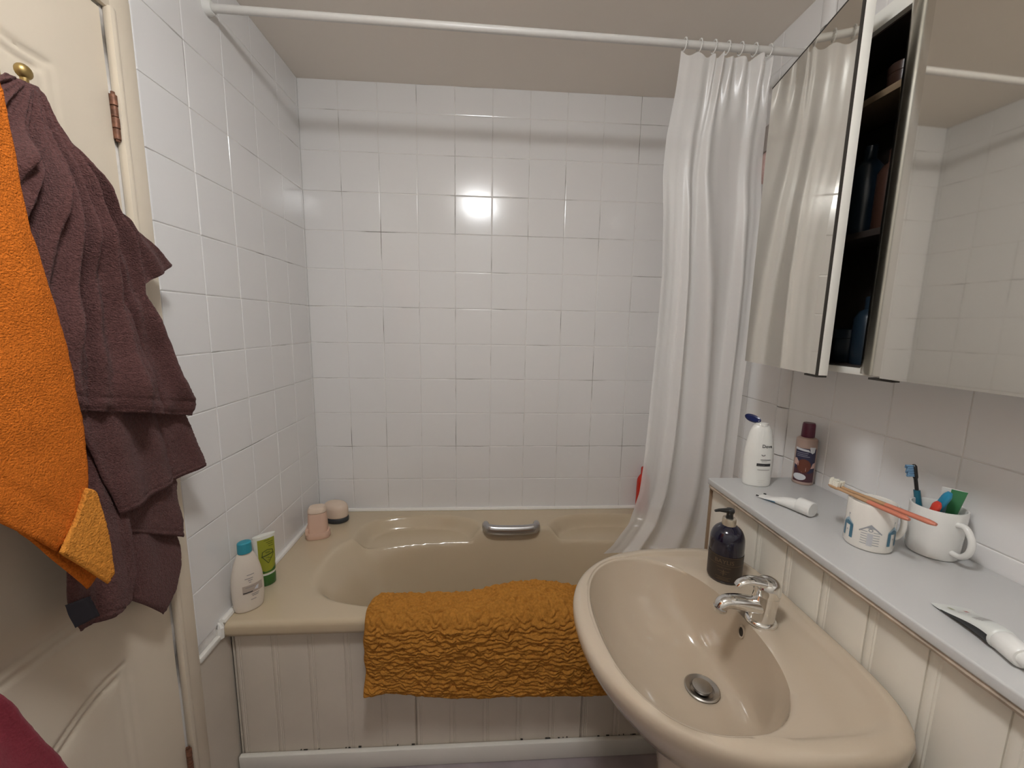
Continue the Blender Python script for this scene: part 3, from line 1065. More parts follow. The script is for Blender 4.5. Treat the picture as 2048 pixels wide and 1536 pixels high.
# lid: leans open towards the bath side
scr = Vector((0.81, -0.59, 0))                 # direction that runs to the right in the photo
rz = Matrix.Rotation(math.radians(103), 4, 'Z')
sl = rz @ (-scr)
up = Vector((0, 0, 1))
bm = bmesh.new()
c = sl * 0.022 + up * 0.182
axl = (sl * 0.93 + up * 0.30).normalized()
nl = (up * 0.80 - sl * 0.25 + (rz @ Vector((-0.59, -0.81, 0))) * 0.75)
nl = (nl - axl * nl.dot(axl)).normalized()
bl = axl.cross(nl)
lp = []
for k, h in ((0.55, -0.006), (0.9, -0.0045), (1.0, -0.001), (0.97, 0.0015), (0.72, -0.0005), (0.5, -0.001)):
    lp.append([c + axl * (0.0205 * k * math.cos(a)) + bl * (0.0115 * k * math.sin(a)) + nl * h for a in [2 * PI * i / 28 for i in range(28)]])
rings(bm, lp)
obj('flip_lid', bm, M['navy'], lo, label='dark blue open flip lid')
bm = bmesh.new()
Lathe([(0.016, 0.165), (0.015, 0.172), (0.006, 0.1735)], 0.85, 1.0, 24).build(bm)
tube(bm, [sl * 0.006 + up * 0.170, c - axl * 0.015 - nl * 0.003], [0.005, 0.004], 8)
obj('cap_base', bm, M['lotion'], lo)

# translucent brown bottle with plum cap
ch = thing('lotion_bottle', 'brown translucent bottle with plum cap and dark picture label by the wall', 'bottle', (1.6155, -0.716, SZ), (0, 0, math.radians(-128)))
CB = Lathe(curve_prof([(0.0225, 0), (0.0242, 0.002), (0.0248, 0.010), (0.0248, 0.06), (0.0248, 0.119), (0.0238, 0.127), (0.019, 0.131), (0.0140, 0.1325)], 5), 0.92, 1.0, 44)
bm = bmesh.new(); CB.build(bm); obj('bottle', bm, M['amber'], ch)
bm = bmesh.new(); Lathe([(0.0152, 0.132), (0.0158, 0.134), (0.0150, 0.166), (0.0135, 0.171), (0.004, 0.1715)], 1, 1, 26).build(bm)
obj('cap', bm, M['purplecap'], ch, label='plum screw cap')
bm = bmesh.new()
R_ = 0.0268
cm = lambda o_: (lambda x, y: CB.pt(x / R_, y, 0.0004 + o_))
patch(bm, cm(0), -0.028, 0.028, 0.009, 0.103, 30, 3, mi=0)
f1, f2 = cm(0.0003), cm(0.0006)
polypatch(bm, f1, [(-0.028, 0.009), (0.028, 0.009), (0.028, 0.040), (0.012, 0.034), (-0.012, 0.043), (-0.028, 0.046)], 1)
polypatch(bm, f1, [(-0.014 + 0.0175 * math.cos(a) + 0.012, 0.054 + 0.019 * math.sin(a)) for a in [2 * PI * i / 24 for i in range(24)]], 2)
polypatch(bm, f1, [(0.015, 0.048), (0.028, 0.050), (0.028, 0.066), (0.020, 0.062)], 3)
polypatch(bm, f1, [(-0.028, 0.056), (-0.016, 0.052), (-0.014, 0.063), (-0.022, 0.074), (-0.028, 0.072)], 3)
polypatch(bm, f1, [(-0.006, 0.036), (0.004, 0.040), (0.004, 0.050), (-0.002, 0.055)], 3)
polypatch(bm, f2, [(-0.0105 + 0.0165 * math.cos(a), 0.0225 + 0.0095 * math.sin(a)) for a in [2 * PI * i / 28 for i in range(28)]], 4)
polypatch(bm, f1, [(0.008, 0.108), (0.024, 0.108), (0.022, 0.094), (0.016, 0.090), (0.010, 0.094)], 4)
polypatch(bm, f1, [(-0.028, 0.104), (0.006, 0.100), (0.010, 0.094), (-0.028, 0.098)], 4)
for y, a, b_ in ((0.0895, -0.024, 0.006), (0.0845, -0.022, 0.004), (0.080, -0.022, 0.010)):
    patch(bm, f2, a, b_, y, y + 0.0015, 8, 1, mi=5)
obj('printed_label', bm, [M['labelnavy'], M['labelplum'], M['labelbrown'], M['labelpink'], M['labelwhite'], mat('label_grey', (0.26, 0.26, 0.32), 0.45)], ch, recalc=False, label='dark blue and brown picture label')


def squeeze_tube(parent, L, W, R, cap_r, cap_l, m_body, m_cap, taper=1.0, crimp_m=None):
    """tube lying along +x: flat crimped end at x=0, round shoulder and cap at x=L"""
    bm = bmesh.new()
    lp = []
    for i in range(15):
        t = i / 14
        hw = lerp(W, R, sstep(t, 0.0, 1.0) * taper)
        hh = lerp(0.0012, R * 0.93, sstep(t, 0.02, 1.0) ** 0.85)
        zc = hh if True else R
        lp.append([(t * L, hw * math.cos(a), max(zc, 0.0012) + hh * math.sin(a)) for a in [2 * PI * k / 28 for k in range(28)]])
    zc = R * 0.93
    for dx, k in ((0.003, 0.88), (0.005, 0.6)):
        lp.append([(L + dx, R * k * math.cos(a), zc + R * 0.93 * k * math.sin(a)) for a in [2 * PI * q / 28 for q in range(28)]])
    rings(bm, lp)
    body = obj('tube_body', bm, m_body, parent)
    bm = bmesh.new()
    tube(bm, [(L + 0.003, 0, max(zc, cap_r)), (L + 0.004, 0, max(zc, cap_r)), (L + cap_l - 0.002, 0, max(zc, cap_r)), (L + cap_l, 0, max(zc, cap_r))],
         [cap_r * .96, cap_r, cap_r * 0.96, cap_r * 0.86], 26)
    obj('cap', bm, m_cap, parent)
    return body


# white tube lying near the lotion bottle
a1 = Vector((1.437, -0.800)); a2 = Vector((1.470, -0.905))
dv = a2 - a1
tb = thing('toothpaste_tube', 'white tube lying on the shelf in front of the white lotion bottle', 'tube', (a1.x, a1.y, SZ + 0.0003), (0, 0, math.atan2(dv.y, dv.x)))
squeeze_tube(tb, 0.092, 0.0165, 0.0150, 0.0180, 0.034, M['white_plastic'], M['white_plastic'])
for y0 in (-0.0150, 0.0120):
    bm = bmesh.new()
    box(bm, (-0.0025, y0, 0.0006), (0.0035, y0 + 0.004, 0.0042), 0.0008)
    obj('crimp_mark', bm, M['ink'], tb, label='black crimp mark')
bm = bmesh.new()


def side_strip(x, z):
    t = x / 0.092
    hw = lerp(0.0165, 0.0150, sstep(t)); hh = lerp(0.0012, 0.01395, sstep(t, 0.02, 1.0) ** 0.85)
    a = math.radians(-78 + z)
    return (x, hw * math.cos(a + PI) * 1.02 if False else -hw * math.cos(math.radians(z)) * 1.015, max(hh, 0.0012) + hh * math.sin(math.radians(z)) * 1.015)


patch(bm, side_strip, 0.012, 0.048, -38, -8, 10, 2)
obj('blue_stripe', bm, M['stripeblue'], tb, recalc=False, label='blue printed stripe')

# second tube lower right, its lower basin side blackened as painted shade
a1 = Vector((1.457, -1.212)); a2 = Vector((1.424, -1.303))
dv = a2 - a1
tb2 = thing('toothpaste_tube', 'white printed tube with dark underside and screw cap at the near shelf end', 'tube', (a1.x, a1.y, SZ + 0.0003), (0, 0, math.atan2(dv.y, dv.x)))
tb2_body = squeeze_tube(tb2, 0.088, 0.0255, 0.0165, 0.0150, 0.034, [M['tubeshade'], M['ink']], M['white_plastic'])
tb2_body.data.polygons.foreach_set('material_index', [1 if (p.center.x < 0.088 and p.center.y < -0.10 * lerp(0.0255, 0.0165, sstep(p.center.x / 0.088)) and p.center.z < 1.12 * lerp(0.0012, 0.01535, sstep(p.center.x / 0.088, 0.02, 1.0) ** 0.85)) else 0 for p in tb2_body.data.polygons])
bm = bmesh.new(); tube(bm, [(0.118, 0, 0.0155), (0.135, 0, 0.0155)], [0.010, 0.009], 22); obj('nozzle_cap', bm, M['white_plastic'], tb2)


def top_tube(x, y):
    t = x / 0.088
    hw = lerp(0.0255, 0.0165, sstep(t)); hh = lerp(0.0012, 0.01535, sstep(t, 0.02, 1.0) ** 0.85)
    s_ = max(-1, min(1, y / hw))
    return (x, y, max(hh, 0.0012) + hh * math.sqrt(max(0, 1 - s_ * s_)) + 0.0006)


bm = bmesh.new()
for x, y0, y1 in ((0.030, -0.012, -0.002), (0.033, -0.013, 0.0), (0.045, -0.010, 0.006), (0.055, -0.012, 0.003), (0.058, -0.012, 0.006), (0.061, -0.012, 0.004), (0.064, -0.011, 0.006), (0.067, -0.010, 0.002)):
    patch(bm, top_tube, x, x + 0.0009, y0, y1, 1, 6)
patch(bm, top_tube, 0.010, 0.020, -0.011, -0.007, 2, 2, mi=1)
patch(bm, top_tube, 0.016, 0.022, 0.004, 0.009, 2, 2, mi=2)
obj('printed_label', bm, [M['greyink'], mat('yellowgreen_print', (0.35, 0.36, 0.22), 0.5), M['red']], tb2, recalc=False, label='grey lettering and red mark')


# mugs
def mug(loc, rot, R, H, mname, label, hz0, hz1, hout, taper=0.0):
    t = thing('mug', label, 'mug', loc, rot)
    bm = bmesh.new()
    pr = [(R * 0.86 - taper, 0.0), (R * 0.95 - taper, 0.0015), (R - taper, 0.006), (R - taper * .5, H * .5), (R, H - 0.002), (R - 0.0008, H), (R - 0.0030, H), (R - 0.0040, H - 0.002),
          (R - 0.0042 - taper * .5, H * .5), (R - 0.0042 - taper, 0.010), (R * 0.82 - taper, 0.006), (0.002, 0.0055)]
    Lathe(pr, 1, 1, 56).build(bm)
    obj('mug_body', bm, M[mname], t)
    bm = bmesh.new()
    pts = [(R - taper - 0.003, 0, hz1), (R + hout * .45, 0, hz1 + 0.003), (R + hout * .9, 0, lerp(hz1, hz0, .22)), (R + hout, 0, lerp(hz1, hz0, .5)), (R + hout * .85, 0, lerp(hz1, hz0, .78)), (R + hout * .4, 0, hz0 + 0.001), (R - taper - 0.003, 0, hz0)]
    tube(bm, curve_prof(pts, 5), 0.0052, 14, sx=1.0, up=(0, 1, 0))
    obj('handle', bm, M[mname], t)
    return t


MA = (1.496, -1.032, SZ); MRA, MHA = 0.0385, 0.0925
ma = mug(MA, (0, 0, math.radians(-20)), MRA, MHA, 'mugA', 'white mug printed with blue and grey beach huts under two salmon toothbrushes', 0.022, 0.072, 0.0155)
bm = bmesh.new()
# camera side is at about -137 degrees in the world: local angle = world - (-40)
C0 = math.radians(-137 + 20)
hm = lambda deg0: (lambda x, y: Vector(((MRA + 0.0005) * math.cos(C0 + math.radians(deg0) + x / MRA), (MRA + 0.0005) * math.sin(C0 + math.radians(deg0) + x / MRA), y)))


def hut(bm, f, kind):
    if kind == 'grey':
        for s in (-1, 1):
            polypatch(bm, f, [(0, 0.056), (0, 0.053), (s * 0.0165, 0.0385), (s * 0.0175, 0.0405)], 2)
        polypatch(bm, f, [(0, 0.053), (-0.006, 0.048), (0.006, 0.048)], 2)
        polypatch(bm, f, [(0.0036 * math.cos(a), 0.0445 + 0.0034 * math.sin(a)) for a in [2 * PI * i / 16 for i in range(16)]], 2)
        g = lambda x, y: f(x, y) * 1.0 + (f(x, y) - Vector((0, 0, y))) * 0.006
        polypatch(bm, g, [(0.0019 * math.cos(a), 0.0445 + 0.0018 * math.sin(a)) for a in [2 * PI * i / 12 for i in range(12)]], 3)
        for k in range(6):
            y = 0.0405 - k * 0.0050
            patch(bm, f, -0.014, -0.0045, y, y + 0.0012, 4, 1, mi=2)
            patch(bm, f, 0.0045, 0.014, y, y + 0.0012, 4, 1, mi=2)
        patch(bm, f, -0.0042, 0.0042, 0.013, 0.038, 3, 1, mi=4)
    else:
        polypatch(bm, f, [(0, 0.0565), (-0.0115, 0.0455), (-0.0115, 0.042), (0, 0.050), (0.0115, 0.042), (0.0115, 0.0455)], 1)
        polypatch(bm, f, [(-0.0115, 0.044), (-0.0115, 0.017), (-0.0052, 0.017), (-0.0052, 0.041), (0.0052, 0.041), (0.0052, 0.017), (0.0115, 0.017), (0.0115, 0.044), (0, 0.0500)], 0)
        polypatch(bm, f, [(0.0014 * math.cos(a), 0.031 + 0.0014 * math.sin(a)) for a in [2 * PI * i / 10 for i in range(10)]], 2)
        patch(bm, f, -0.0003, 0.0003, 0.057, 0.066, 1, 1, mi=2)
        polypatch(bm, f, [(0, 0.066), (0, 0.062), (0.003, 0.064)], 2)


hut(bm, hm(4), 'grey')
hut(bm, hm(-54), 'blue')
hut(bm, hm(62), 'blue')
hut(bm, hm(-112), 'grey')
obj('beach_hut_print', bm, [M['huteal'], M['hutlight'], M['hutgrey'], M['mugA'], mat('hut_pale_grey', (0.50, 0.50, 0.52), 0.4)], ma, recalc=False, label='blue and grey beach hut print')

MB_ = (1.597, -1.063, SZ); MRB, MHB = 0.0405, 0.0950
mb = mug(MB_, (0, 0, math.radians(-98)), MRB, MHB, 'mugB', 'plain white mug holding upright toothbrushes against the tiled wall', 0.020, 0.074, 0.027, taper=0.003)


def toothbrush(name, label, P0, P1, headup, m_handle, m_neck, m_bristle, L=None, group=None, hl=0.026, bend=0.0, thick=0.0045, split=0.55, parts=True):
    """handle end P0, head end P1; bristles point along headup"""
    P0, P1 = Vector(P0), Vector(P1)
    t = thing(name, label, 'toothbrush', P0, group=group)
    d_ = (P1 - P0)
    Lh = d_.length
    d_ = d_ / Lh
    hu = Vector(headup)
    hu = (hu - d_ * hu.dot(d_)).normalized()

    def pos(s):
        return d_ * (s * Lh) + hu * (bend * math.sin(PI * min(1, s)) - bend * 0.6 * sstep(s, 0.75, 1.0))
    bm = bmesh.new()
    n = 14
    tube(bm, [pos(split * i / n) for i in range(n + 1)], [thick * (0.55 + 0.45 * min(1, i / 1.5)) * (1 - 0.12 * i / n) for i in range(n + 1)], 12, sx=1.35, up=hu)
    obj('handle', bm, m_handle, t)
    bm = bmesh.new()
    q = [pos(split + (1 - split) * i / n) for i in range(n + 1)]
    rr = []
    for i in range(n + 1):
        s = split + (1 - split) * i / n
        hd = (1 - s) * Lh < hl
        rr.append(thick * 0.86 if s < 0.62 else (0.0030 if not hd else 0.0042))
    rr[-1] = 0.002
    tube(bm, q, rr, 12, sx=1.3, up=hu)
    obj('neck', bm, m_neck, t)
    bm = bmesh.new()
    side = d_.cross(hu)
    for a in range(7):
        for b_ in range(3):
            s = 1 - (0.003 + (hl - 0.006) * a / 6) / Lh
            base = pos(s) + side * ((b_ - 1) * 0.0030) + hu * 0.002
            ln = 0.0105 + 0.001 * math.sin(a * 2.1 + b_)
            tube(bm, [base, base + hu * ln * .6, base + hu * ln], [0.0014, 0.0017, 0.0019], 6)
    obj('bristles', bm, m_bristle, t)
    return t


zr = SZ + MHA + 0.0045
toothbrush('toothbrush', 'salmon toothbrush lying across the hut mug with upright bristle block in view', (1.508, -1.134, zr - 0.0025), (1.470, -0.958, zr + 0.002), (0, 0, 1), M['salmon'], M['honey'], M['bristle'], hl=0.028, split=0.42, thick=0.0046)
toothbrush('toothbrush', 'salmon toothbrush beside its twin, lying nearer the basin on the hut mug', (1.478, -1.116, zr - 0.002), (1.461, -0.966, zr + 0.0015), (0.1, 0.0, 1), M['salmon'], M['honey'], M['bristle'], hl=0.022, split=0.46, thick=0.0046)
# upright brushes in the white mug
cB = Vector((MB_[0], MB_[1], SZ))
toothbrush('toothbrush', 'black and blue toothbrush with blue bristles standing in the plain white mug', cB + Vector((0.003, 0.020, 0.012)), (1.592, -1.012, 1.074), (-0.85, 0.45, -0.1), M['tealhandle'], M['black'], M['bluebristle'], hl=0.026, split=0.66, thick=0.0058)
toothbrush('toothbrush', 'bright blue brush handle rising beside the green tube in the white mug', (1.581, -1.089, 1.047), cB + Vector((-0.016, 0.022, 0.012)), (-1, 0, 0), M['blue'], M['blue'], M['bristle'], hl=0.022, split=0.6, thick=0.0056)
toothbrush('toothbrush', 'red brush handle leaning low at the rim of the white mug', (1.570, -1.083, 1.026), cB + Vector((-0.020, 0.012, 0.014)), (-1, 0, 0), M['redbrush'], M['redbrush'], M['bristle'], hl=0.020, split=0.55, thick=0.0056)
gt = thing('toothpaste_tube', 'small green and white tube standing crimp up in the plain white mug', 'tube', cB + Vector((0.018, 0.003, 0.036)), (math.radians(17), math.radians(3), math.radians(-48)))
bm = bmesh.new()
lp = []
for i in range(12):
    t = i / 11
    rx, ry = lerp(0.009, 0.0165, t), lerp(0.009, 0.0010, t ** 0.8)
    lp.append([(rx * math.cos(a), ry * math.sin(a), t * 0.105) for a in [2 * PI * k / 24 for k in range(24)]])
rings(bm, lp)
o = obj('tube_body', bm, [M['tubegreen'], M['white_plastic'], mat('tube_blueband', (0.25, 0.36, 0.42), 0.4)], gt)
o.data.polygons.foreach_set('material_index', [1 if p.center.z > 0.1015 or (p.center.x < -0.004 and p.center.z > 0.075) else (2 if p.center.x < -0.004 else 0) for p in o.data.polygons])
bm = bmesh.new(); Lathe([(0.008, -0.018), (0.009, -0.016), (0.0085, 0.0), (0.007, 0.001)], 1, 1, 20).build(bm); obj('cap', bm, M['white_plastic'], gt)

# ------------------------------------------------------------------ things on the bath rim
cd = thing('conditioner_bottle', 'white bottle with teal cap on the bath corner by the door wall', 'bottle', (0.046, -0.622, RIM + 0.0005), (0, 0, math.radians(-50)))
CDL = Lathe(curve_prof([(0.80, 0), (0.93, 0.004), (1.02, 0.03), (1.06, 0.065), (1.00, 0.105), (0.82, 0.14), (0.62, 0.162), (0.50, 0.172), (0.46, 0.176)], 5), 0.0235, 0.0385, 48)
bm = bmesh.new(); CDL.build(bm); obj('bottle', bm, M['conditioner'], cd)
bm = bmesh.new(); Lathe(curve_prof([(0.0178, 0.174), (0.0182, 0.177), (0.0178, 0.197), (0.0162, 0.205), (0.004, 0.2065)], 4), 0.85, 1.0, 30).build(bm)
obj('cap', bm, M['teal'], cd, label='teal flip cap')
bm = bmesh.new()
cf = lambda x, y: CDL.pt(math.asin(max(-1, min(1, x / 0.042))), y, 0.0006)
cf2 = lambda x, y: CDL.pt(math.asin(max(-1, min(1, x / 0.042))), y, 0.0009)
patch(bm, cf, -0.017, 0.034, 0.058, 0.083, 12, 3, mi=1)
patch(bm, cf2, -0.016, 0.008, 0.0605, 0.0635, 8, 1, mi=0)
for y, a, b_ in ((0.112, -0.004, 0.016), (0.102, -0.010, 0.012), (0.096, -0.002, 0.010), (0.090, 0.0, 0.006), (0.076, -0.010, 0.014), (0.052, 0.004, 0.024), (0.047, 0.006, 0.022), (0.036, 0.002, 0.016)):
    patch(bm, cf2, a, b_, y, y + 0.0022, 6, 1, mi=2)
polypatch(bm, cf2, [(0.012, 0.066), (0.022, 0.064), (0.024, 0.076), (0.018, 0.074)], 3)
obj('printed_label', bm, [M['ink'], mat('label_taupe', (0.44, 0.36, 0.30), 0.45), M['greyink'], M['labelwhite']], cd, recalc=False, label='taupe label with black bar')

lt = thing('shower_gel_tube', 'lime green tube on dark green cap beside the teal capped bottle', 'tube', (0.037, -0.508, RIM + 0.0005), (0, 0, math.radians(-48)))
bm = bmesh.new()
lp = []
for i in range(16):
    t = i / 15
    rx = lerp(0.0195, 0.0100, t ** 1.15)
    ry = lerp(0.0250, 0.0320, t)
    lp.append([(rx * math.cos(a), ry * math.sin(a), 0.036 + 0.128 * t) for a in [2 * PI * k / 40 for k in range(40)]])
rings(bm, lp)
obj('tube_body', bm, M['greenwhite'], lt)


def ltm(off):
    def f(x, y):
        t = (y - 0.036) / 0.128
        rx, ry = lerp(0.0195, 0.0100, max(0, t) ** 1.15), lerp(0.0250, 0.0320, t)
        s_ = max(-0.995, min(0.995, x / ry))
        return Vector((rx * math.sqrt(1 - s_ * s_) + off, x * (1 + off * 4), y))
    return f


bm = bmesh.new()
patch(bm, ltm(0.0006), -0.021, 0.0265, 0.043, 0.154, 14, 10, mi=0)
f = ltm(0.0012)
dcx, dcy = 0.004, 0.101
pts = [(0, -0.026), (0.016, 0.000), (0.014, 0.014), (0, 0.018), (-0.014, 0.013), (-0.016, -0.002)]
for k in range(6):
    (x0, y0), (x1, y1) = pts[k], pts[(k + 1) % 6]
    l = math.hypot(x1 - x0, y1 - y0)
    nx_, ny_ = -(y1 - y0) / l * 0.0010, (x1 - x0) / l * 0.0010
    polypatch(bm, f, [(dcx + x0 - nx_, dcy + y0 - ny_), (dcx + x1 - nx_, dcy + y1 - ny_), (dcx + x1 + nx_, dcy + y1 + ny_), (dcx + x0 + nx_, dcy + y0 + ny_)], 1)
polypatch(bm, f, [(dcx - 0.018, dcy - 0.004), (dcx + 0.017, dcy + 0.002), (dcx + 0.017, dcy + 0.0055), (dcx - 0.018, dcy - 0.0005)], 1)
for x0, x1, y in ((-0.007, 0.006, 0.010), (-0.005, 0.008, 0.007), (-0.006, 0.003, -0.008), (0.001, 0.009, -0.011), (-0.002, 0.004, -0.017)):
    patch(bm, f, dcx + x0, dcx + x1, dcy + y, dcy + y + 0.0014, 3, 1, mi=1)
for x0, x1, y in ((0.002, 0.022, 0.141), (0.006, 0.020, 0.135), (-0.004, 0.012, 0.148), (0.008, 0.022, 0.128)):
    patch(bm, f, x0, x1, y, y + 0.0016, 4, 1, mi=1)
polypatch(bm, f, [(-0.018, 0.056), (-0.006, 0.049), (0.010, 0.050), (0.026, 0.060), (0.026, 0.045), (-0.018, 0.045)], 2)
obj('printed_label', bm, [M['lime'], M['limedark'], M['green']], lt, recalc=False, label='lime label with diamond emblem')
bm = bmesh.new()
Lathe([(0.0238, 0), (0.0255, 0.002), (0.0265, 0.030), (0.0255, 0.036), (0.02, 0.037)], 0.80, 1.0, 40).build(bm)
obj('cap', bm, M['green'], lt, label='dark green cap')

# pale pink plastic holder in the far corner
pk = thing('soap_holder', 'pale pink plastic holder with a stepped foot in the far bath corner', 'soap holder', (0.082, -0.222, RIM + 0.0005), (0, 0, math.radians(14)))


def dloop(wx, wy, z, dy=0.0, n=36, e=3.2):
    return [((abs(math.cos(a)) ** (2 / e)) * math.copysign(wx, math.cos(a)), dy + (abs(math.sin(a)) ** (2 / e)) * math.copysign(wy, math.sin(a)), z) for a in [2 * PI * i / n for i in range(n)]]


bm = bmesh.new()
rings(bm, [dloop(0.042, 0.030, 0.0), dloop(0.0435, 0.0315, 0.003), dloop(0.042, 0.031, 0.022), dloop(0.0405, 0.030, 0.026)])
box(bm, (-0.0425, -0.026, 0.018), (-0.030, 0.020, 0.044), 0.004)
obj('foot', bm, M['pink'], pk)
bm = bmesh.new()
rings(bm, [dloop(0.0355, 0.030, 0.020, 0.001), dloop(0.035, 0.029, 0.06, 0.001), dloop(0.0325, 0.027, 0.098, 0.001), dloop(0.032, 0.0265, 0.102, 0.001)])
obj('body', bm, M['pink'], pk)
bm = bmesh.new()
rings(bm, [dloop(0.0315, 0.0262, 0.1025, 0.001, e=2.6), dloop(0.0335, 0.028, 0.1045, 0.001, e=2.6), dloop(0.0325, 0.0272, 0.116, 0.001, e=2.6), dloop(0.027, 0.022, 0.1235, 0.001, e=2.6), dloop(0.012, 0.010, 0.126, 0.001, e=2.4)])
obj('rounded_lid', bm, M['domepink'], pk, label='cream pink rounded lid')
# round brush behind it
br = thing('bath_brush', 'round cream pink bath brush on a charcoal base behind the pink holder', 'brush', (0.101, -0.088, RIM + 0.0005), (0, 0, math.radians(-20)))
bm = bmesh.new(); Lathe(curve_prof([(0.044, 0.0), (0.049, 0.003), (0.0505, 0.011), (0.0490, 0.019), (0.045, 0.022)], 3), 1.12, 0.82, 44).build(bm); obj('base', bm, M['charcoal'], br, label='charcoal rubber base')
bm = bmesh.new(); Lathe(curve_prof([(0.0460, 0.0215), (0.0485, 0.026), (0.0490, 0.050), (0.0465, 0.064), (0.038, 0.075), (0.020, 0.081), (0.002, 0.082)], 4), 1.12, 0.82, 44).build(bm); obj('domed_top', bm, M['domepink'], br, label='cream pink domed top')

# red bottle at the curtain end
rd = thing('shampoo_bottle', 'slim red bottle standing by the curtain at the back of the bath', 'bottle', (1.446, -0.037, RIM + 0.0005), (0, 0, math.radians(-94)))
bm = bmesh.new()
RDL = Lathe(curve_prof([(0.82, 0), (0.96, 0.003), (1.0, 0.02), (0.98, 0.07), (0.97, 0.115), (0.93, 0.148), (0.70, 0.165), (0.50, 0.174)], 4), 0.023, 0.030, 40)
RDL.build(bm); obj('bottle', bm, M['red'], rd)
bm = bmesh.new(); Lathe([(0.0135, 0.172), (0.0140, 0.174), (0.0135, 0.204), (0.0115, 0.2075)], 1, 1, 22).build(bm); obj('cap', bm, M['red'], rd)
bm = bmesh.new()
rf = lambda x, y: RDL.pt(x / 0.027, y, 0.0006)
for y, a, b_ in ((0.150, -0.002, 0.003), (0.132, -0.004, 0.006), (0.114, 0.0, 0.006), (0.104, -0.004, 0.004), (0.094, 0.0, 0.006), (0.040, -0.004, 0.006)):
    patch(bm, rf, a - 0.006, b_ - 0.006, y, y + 0.0035, 4, 1)
obj('printed_label', bm, M['redprint'], rd, recalc=False, label='pale print marks')

# made-up pink form imitating a blurred reflection by the curtain
spg = thing('bath_sponge', 'pink hanging bath sponge half hidden between the curtain and mirrored door', 'sponge', (1.612, -0.445, 1.79))
bm = bmesh.new()
lp = []
for j in range(1, 14):
    a = PI * j / 14
    lp.append([(0.030 * math.sin(a) * (1 + 0.10 * NZ(math.cos(b_) * 3, j * .6, 1)) * math.cos(b_), 0.048 * math.sin(a) * (1 + 0.10 * NZ(math.sin(b_) * 3, j * .6, 4)) * math.sin(b_), 0.05 - 0.052 * math.cos(a)) for b_ in [2 * PI * k / 28 for k in range(28)]])
rings(bm, lp)
obj('sponge_body', bm, M['sponge'], spg)
bm = bmesh.new()
rings(bm, [dloop(0.024, 0.040, 0.092), dloop(0.026, 0.042, 0.105), dloop(0.024, 0.040, 0.160), dloop(0.016, 0.03, 0.172)])
obj('holder', bm, M['spongegrey'], spg, label='grey brown holder')

# ------------------------------------------------------------------ mirrored cabinet
CX = 1.500
CZ0, CZ1 = 1.245, 1.962
CY0, CY1 = -0.626, -1.36
cab = thing('mirror_cabinet', 'white mirrored wall cabinet with both doors slightly open above the shelf', 'cabinet', (1.58, -0.99, CZ0))
bm = bmesh.new()
xb = XR - 0.003
box(bm, (CX, CY1, CZ0 + 0.002), (xb, CY0, CZ0 + 0.016), 0.001)
box(bm, (CX, CY1, CZ1 - 0.034), (xb, CY0, CZ1 - 0.002), 0.001)
box(bm, (CX, CY0 - 0.016, CZ0 + 0.016), (xb, CY0, CZ1 - 0.034), 0.001)
box(bm, (CX, CY1, CZ0 + 0.016), (xb, CY1 + 0.016, CZ1 - 0.034), 0.001)
box(bm, (xb - 0.008, CY1 + 0.016, CZ0 + 0.016), (xb, CY0 - 0.016, CZ1 - 0.034))
obj('carcass', bm, M['cabwhite'], cab, world=True)
bm = bmesh.new()  # added dark sheets, interior shade put into their colour
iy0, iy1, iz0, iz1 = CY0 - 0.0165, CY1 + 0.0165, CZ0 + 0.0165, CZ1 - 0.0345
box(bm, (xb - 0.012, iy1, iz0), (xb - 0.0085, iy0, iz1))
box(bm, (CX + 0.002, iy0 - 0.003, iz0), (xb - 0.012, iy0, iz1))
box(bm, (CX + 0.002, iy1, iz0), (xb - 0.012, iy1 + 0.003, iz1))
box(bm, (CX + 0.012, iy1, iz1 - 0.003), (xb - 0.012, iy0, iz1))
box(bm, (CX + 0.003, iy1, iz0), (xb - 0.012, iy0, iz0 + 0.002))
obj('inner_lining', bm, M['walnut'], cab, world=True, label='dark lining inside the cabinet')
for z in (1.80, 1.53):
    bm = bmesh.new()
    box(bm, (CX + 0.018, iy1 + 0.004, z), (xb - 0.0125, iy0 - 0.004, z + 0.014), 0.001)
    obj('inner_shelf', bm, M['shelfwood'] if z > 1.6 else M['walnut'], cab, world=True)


def cab_door(hx, hy, ang, width, sgn, profile):
    """hinged at (hx, hy); sgn -1 runs towards the camera, +1 away from it; returns points along the leaf"""
    a = math.radians(ang)
    d_ = Vector((-math.sin(a), sgn * math.cos(a), 0))      # along the leaf from the hinge
    n_ = Vector((-math.cos(a), -sgn * math.sin(a), 0))     # outwards, away from the cabinet
    H = Vector((hx, hy, 0))

    def P(s, o_, z):
        return H + d_ * s + n_ * o_ + Vector((0, 0, z))
    return P


# far door, swung about 13 degrees
P = cab_door(CX - 0.002, CY0, 11.5, 0.342, -1, False)
Wd = 0.342
bm = bmesh.new()
hexa(bm, [P(0, 0, CZ0), P(Wd, 0, CZ0), P(Wd, 0.017, CZ0), P(0, 0.017, CZ0), P(0, 0, CZ1), P(Wd, 0, CZ1), P(Wd, 0.017, CZ1), P(0, 0.017, CZ1)], 0.0008)
d1 = obj('door', bm, M['cabwhite'], cab, world=True, label='far mirrored door')
d1['_wl'] = tuple(cab.location)
bm = bmesh.new()
hexa(bm, [P(0.0, 0.0212, CZ0 + 0.001), P(Wd - 0.004, 0.0212, CZ0 + 0.001), P(Wd - 0.004, 0.0172, CZ0 + 0.001), P(0.0, 0.0172, CZ0 + 0.001),
          P(0.0, 0.0212, CZ1 - 0.001), P(Wd - 0.004, 0.0212, CZ1 - 0.001), P(Wd - 0.004, 0.0172, CZ1 - 0.001), P(0.0, 0.0172, CZ1 - 0.001)])
obj('mirror', bm, M['mirror'], d1, False, world=True)
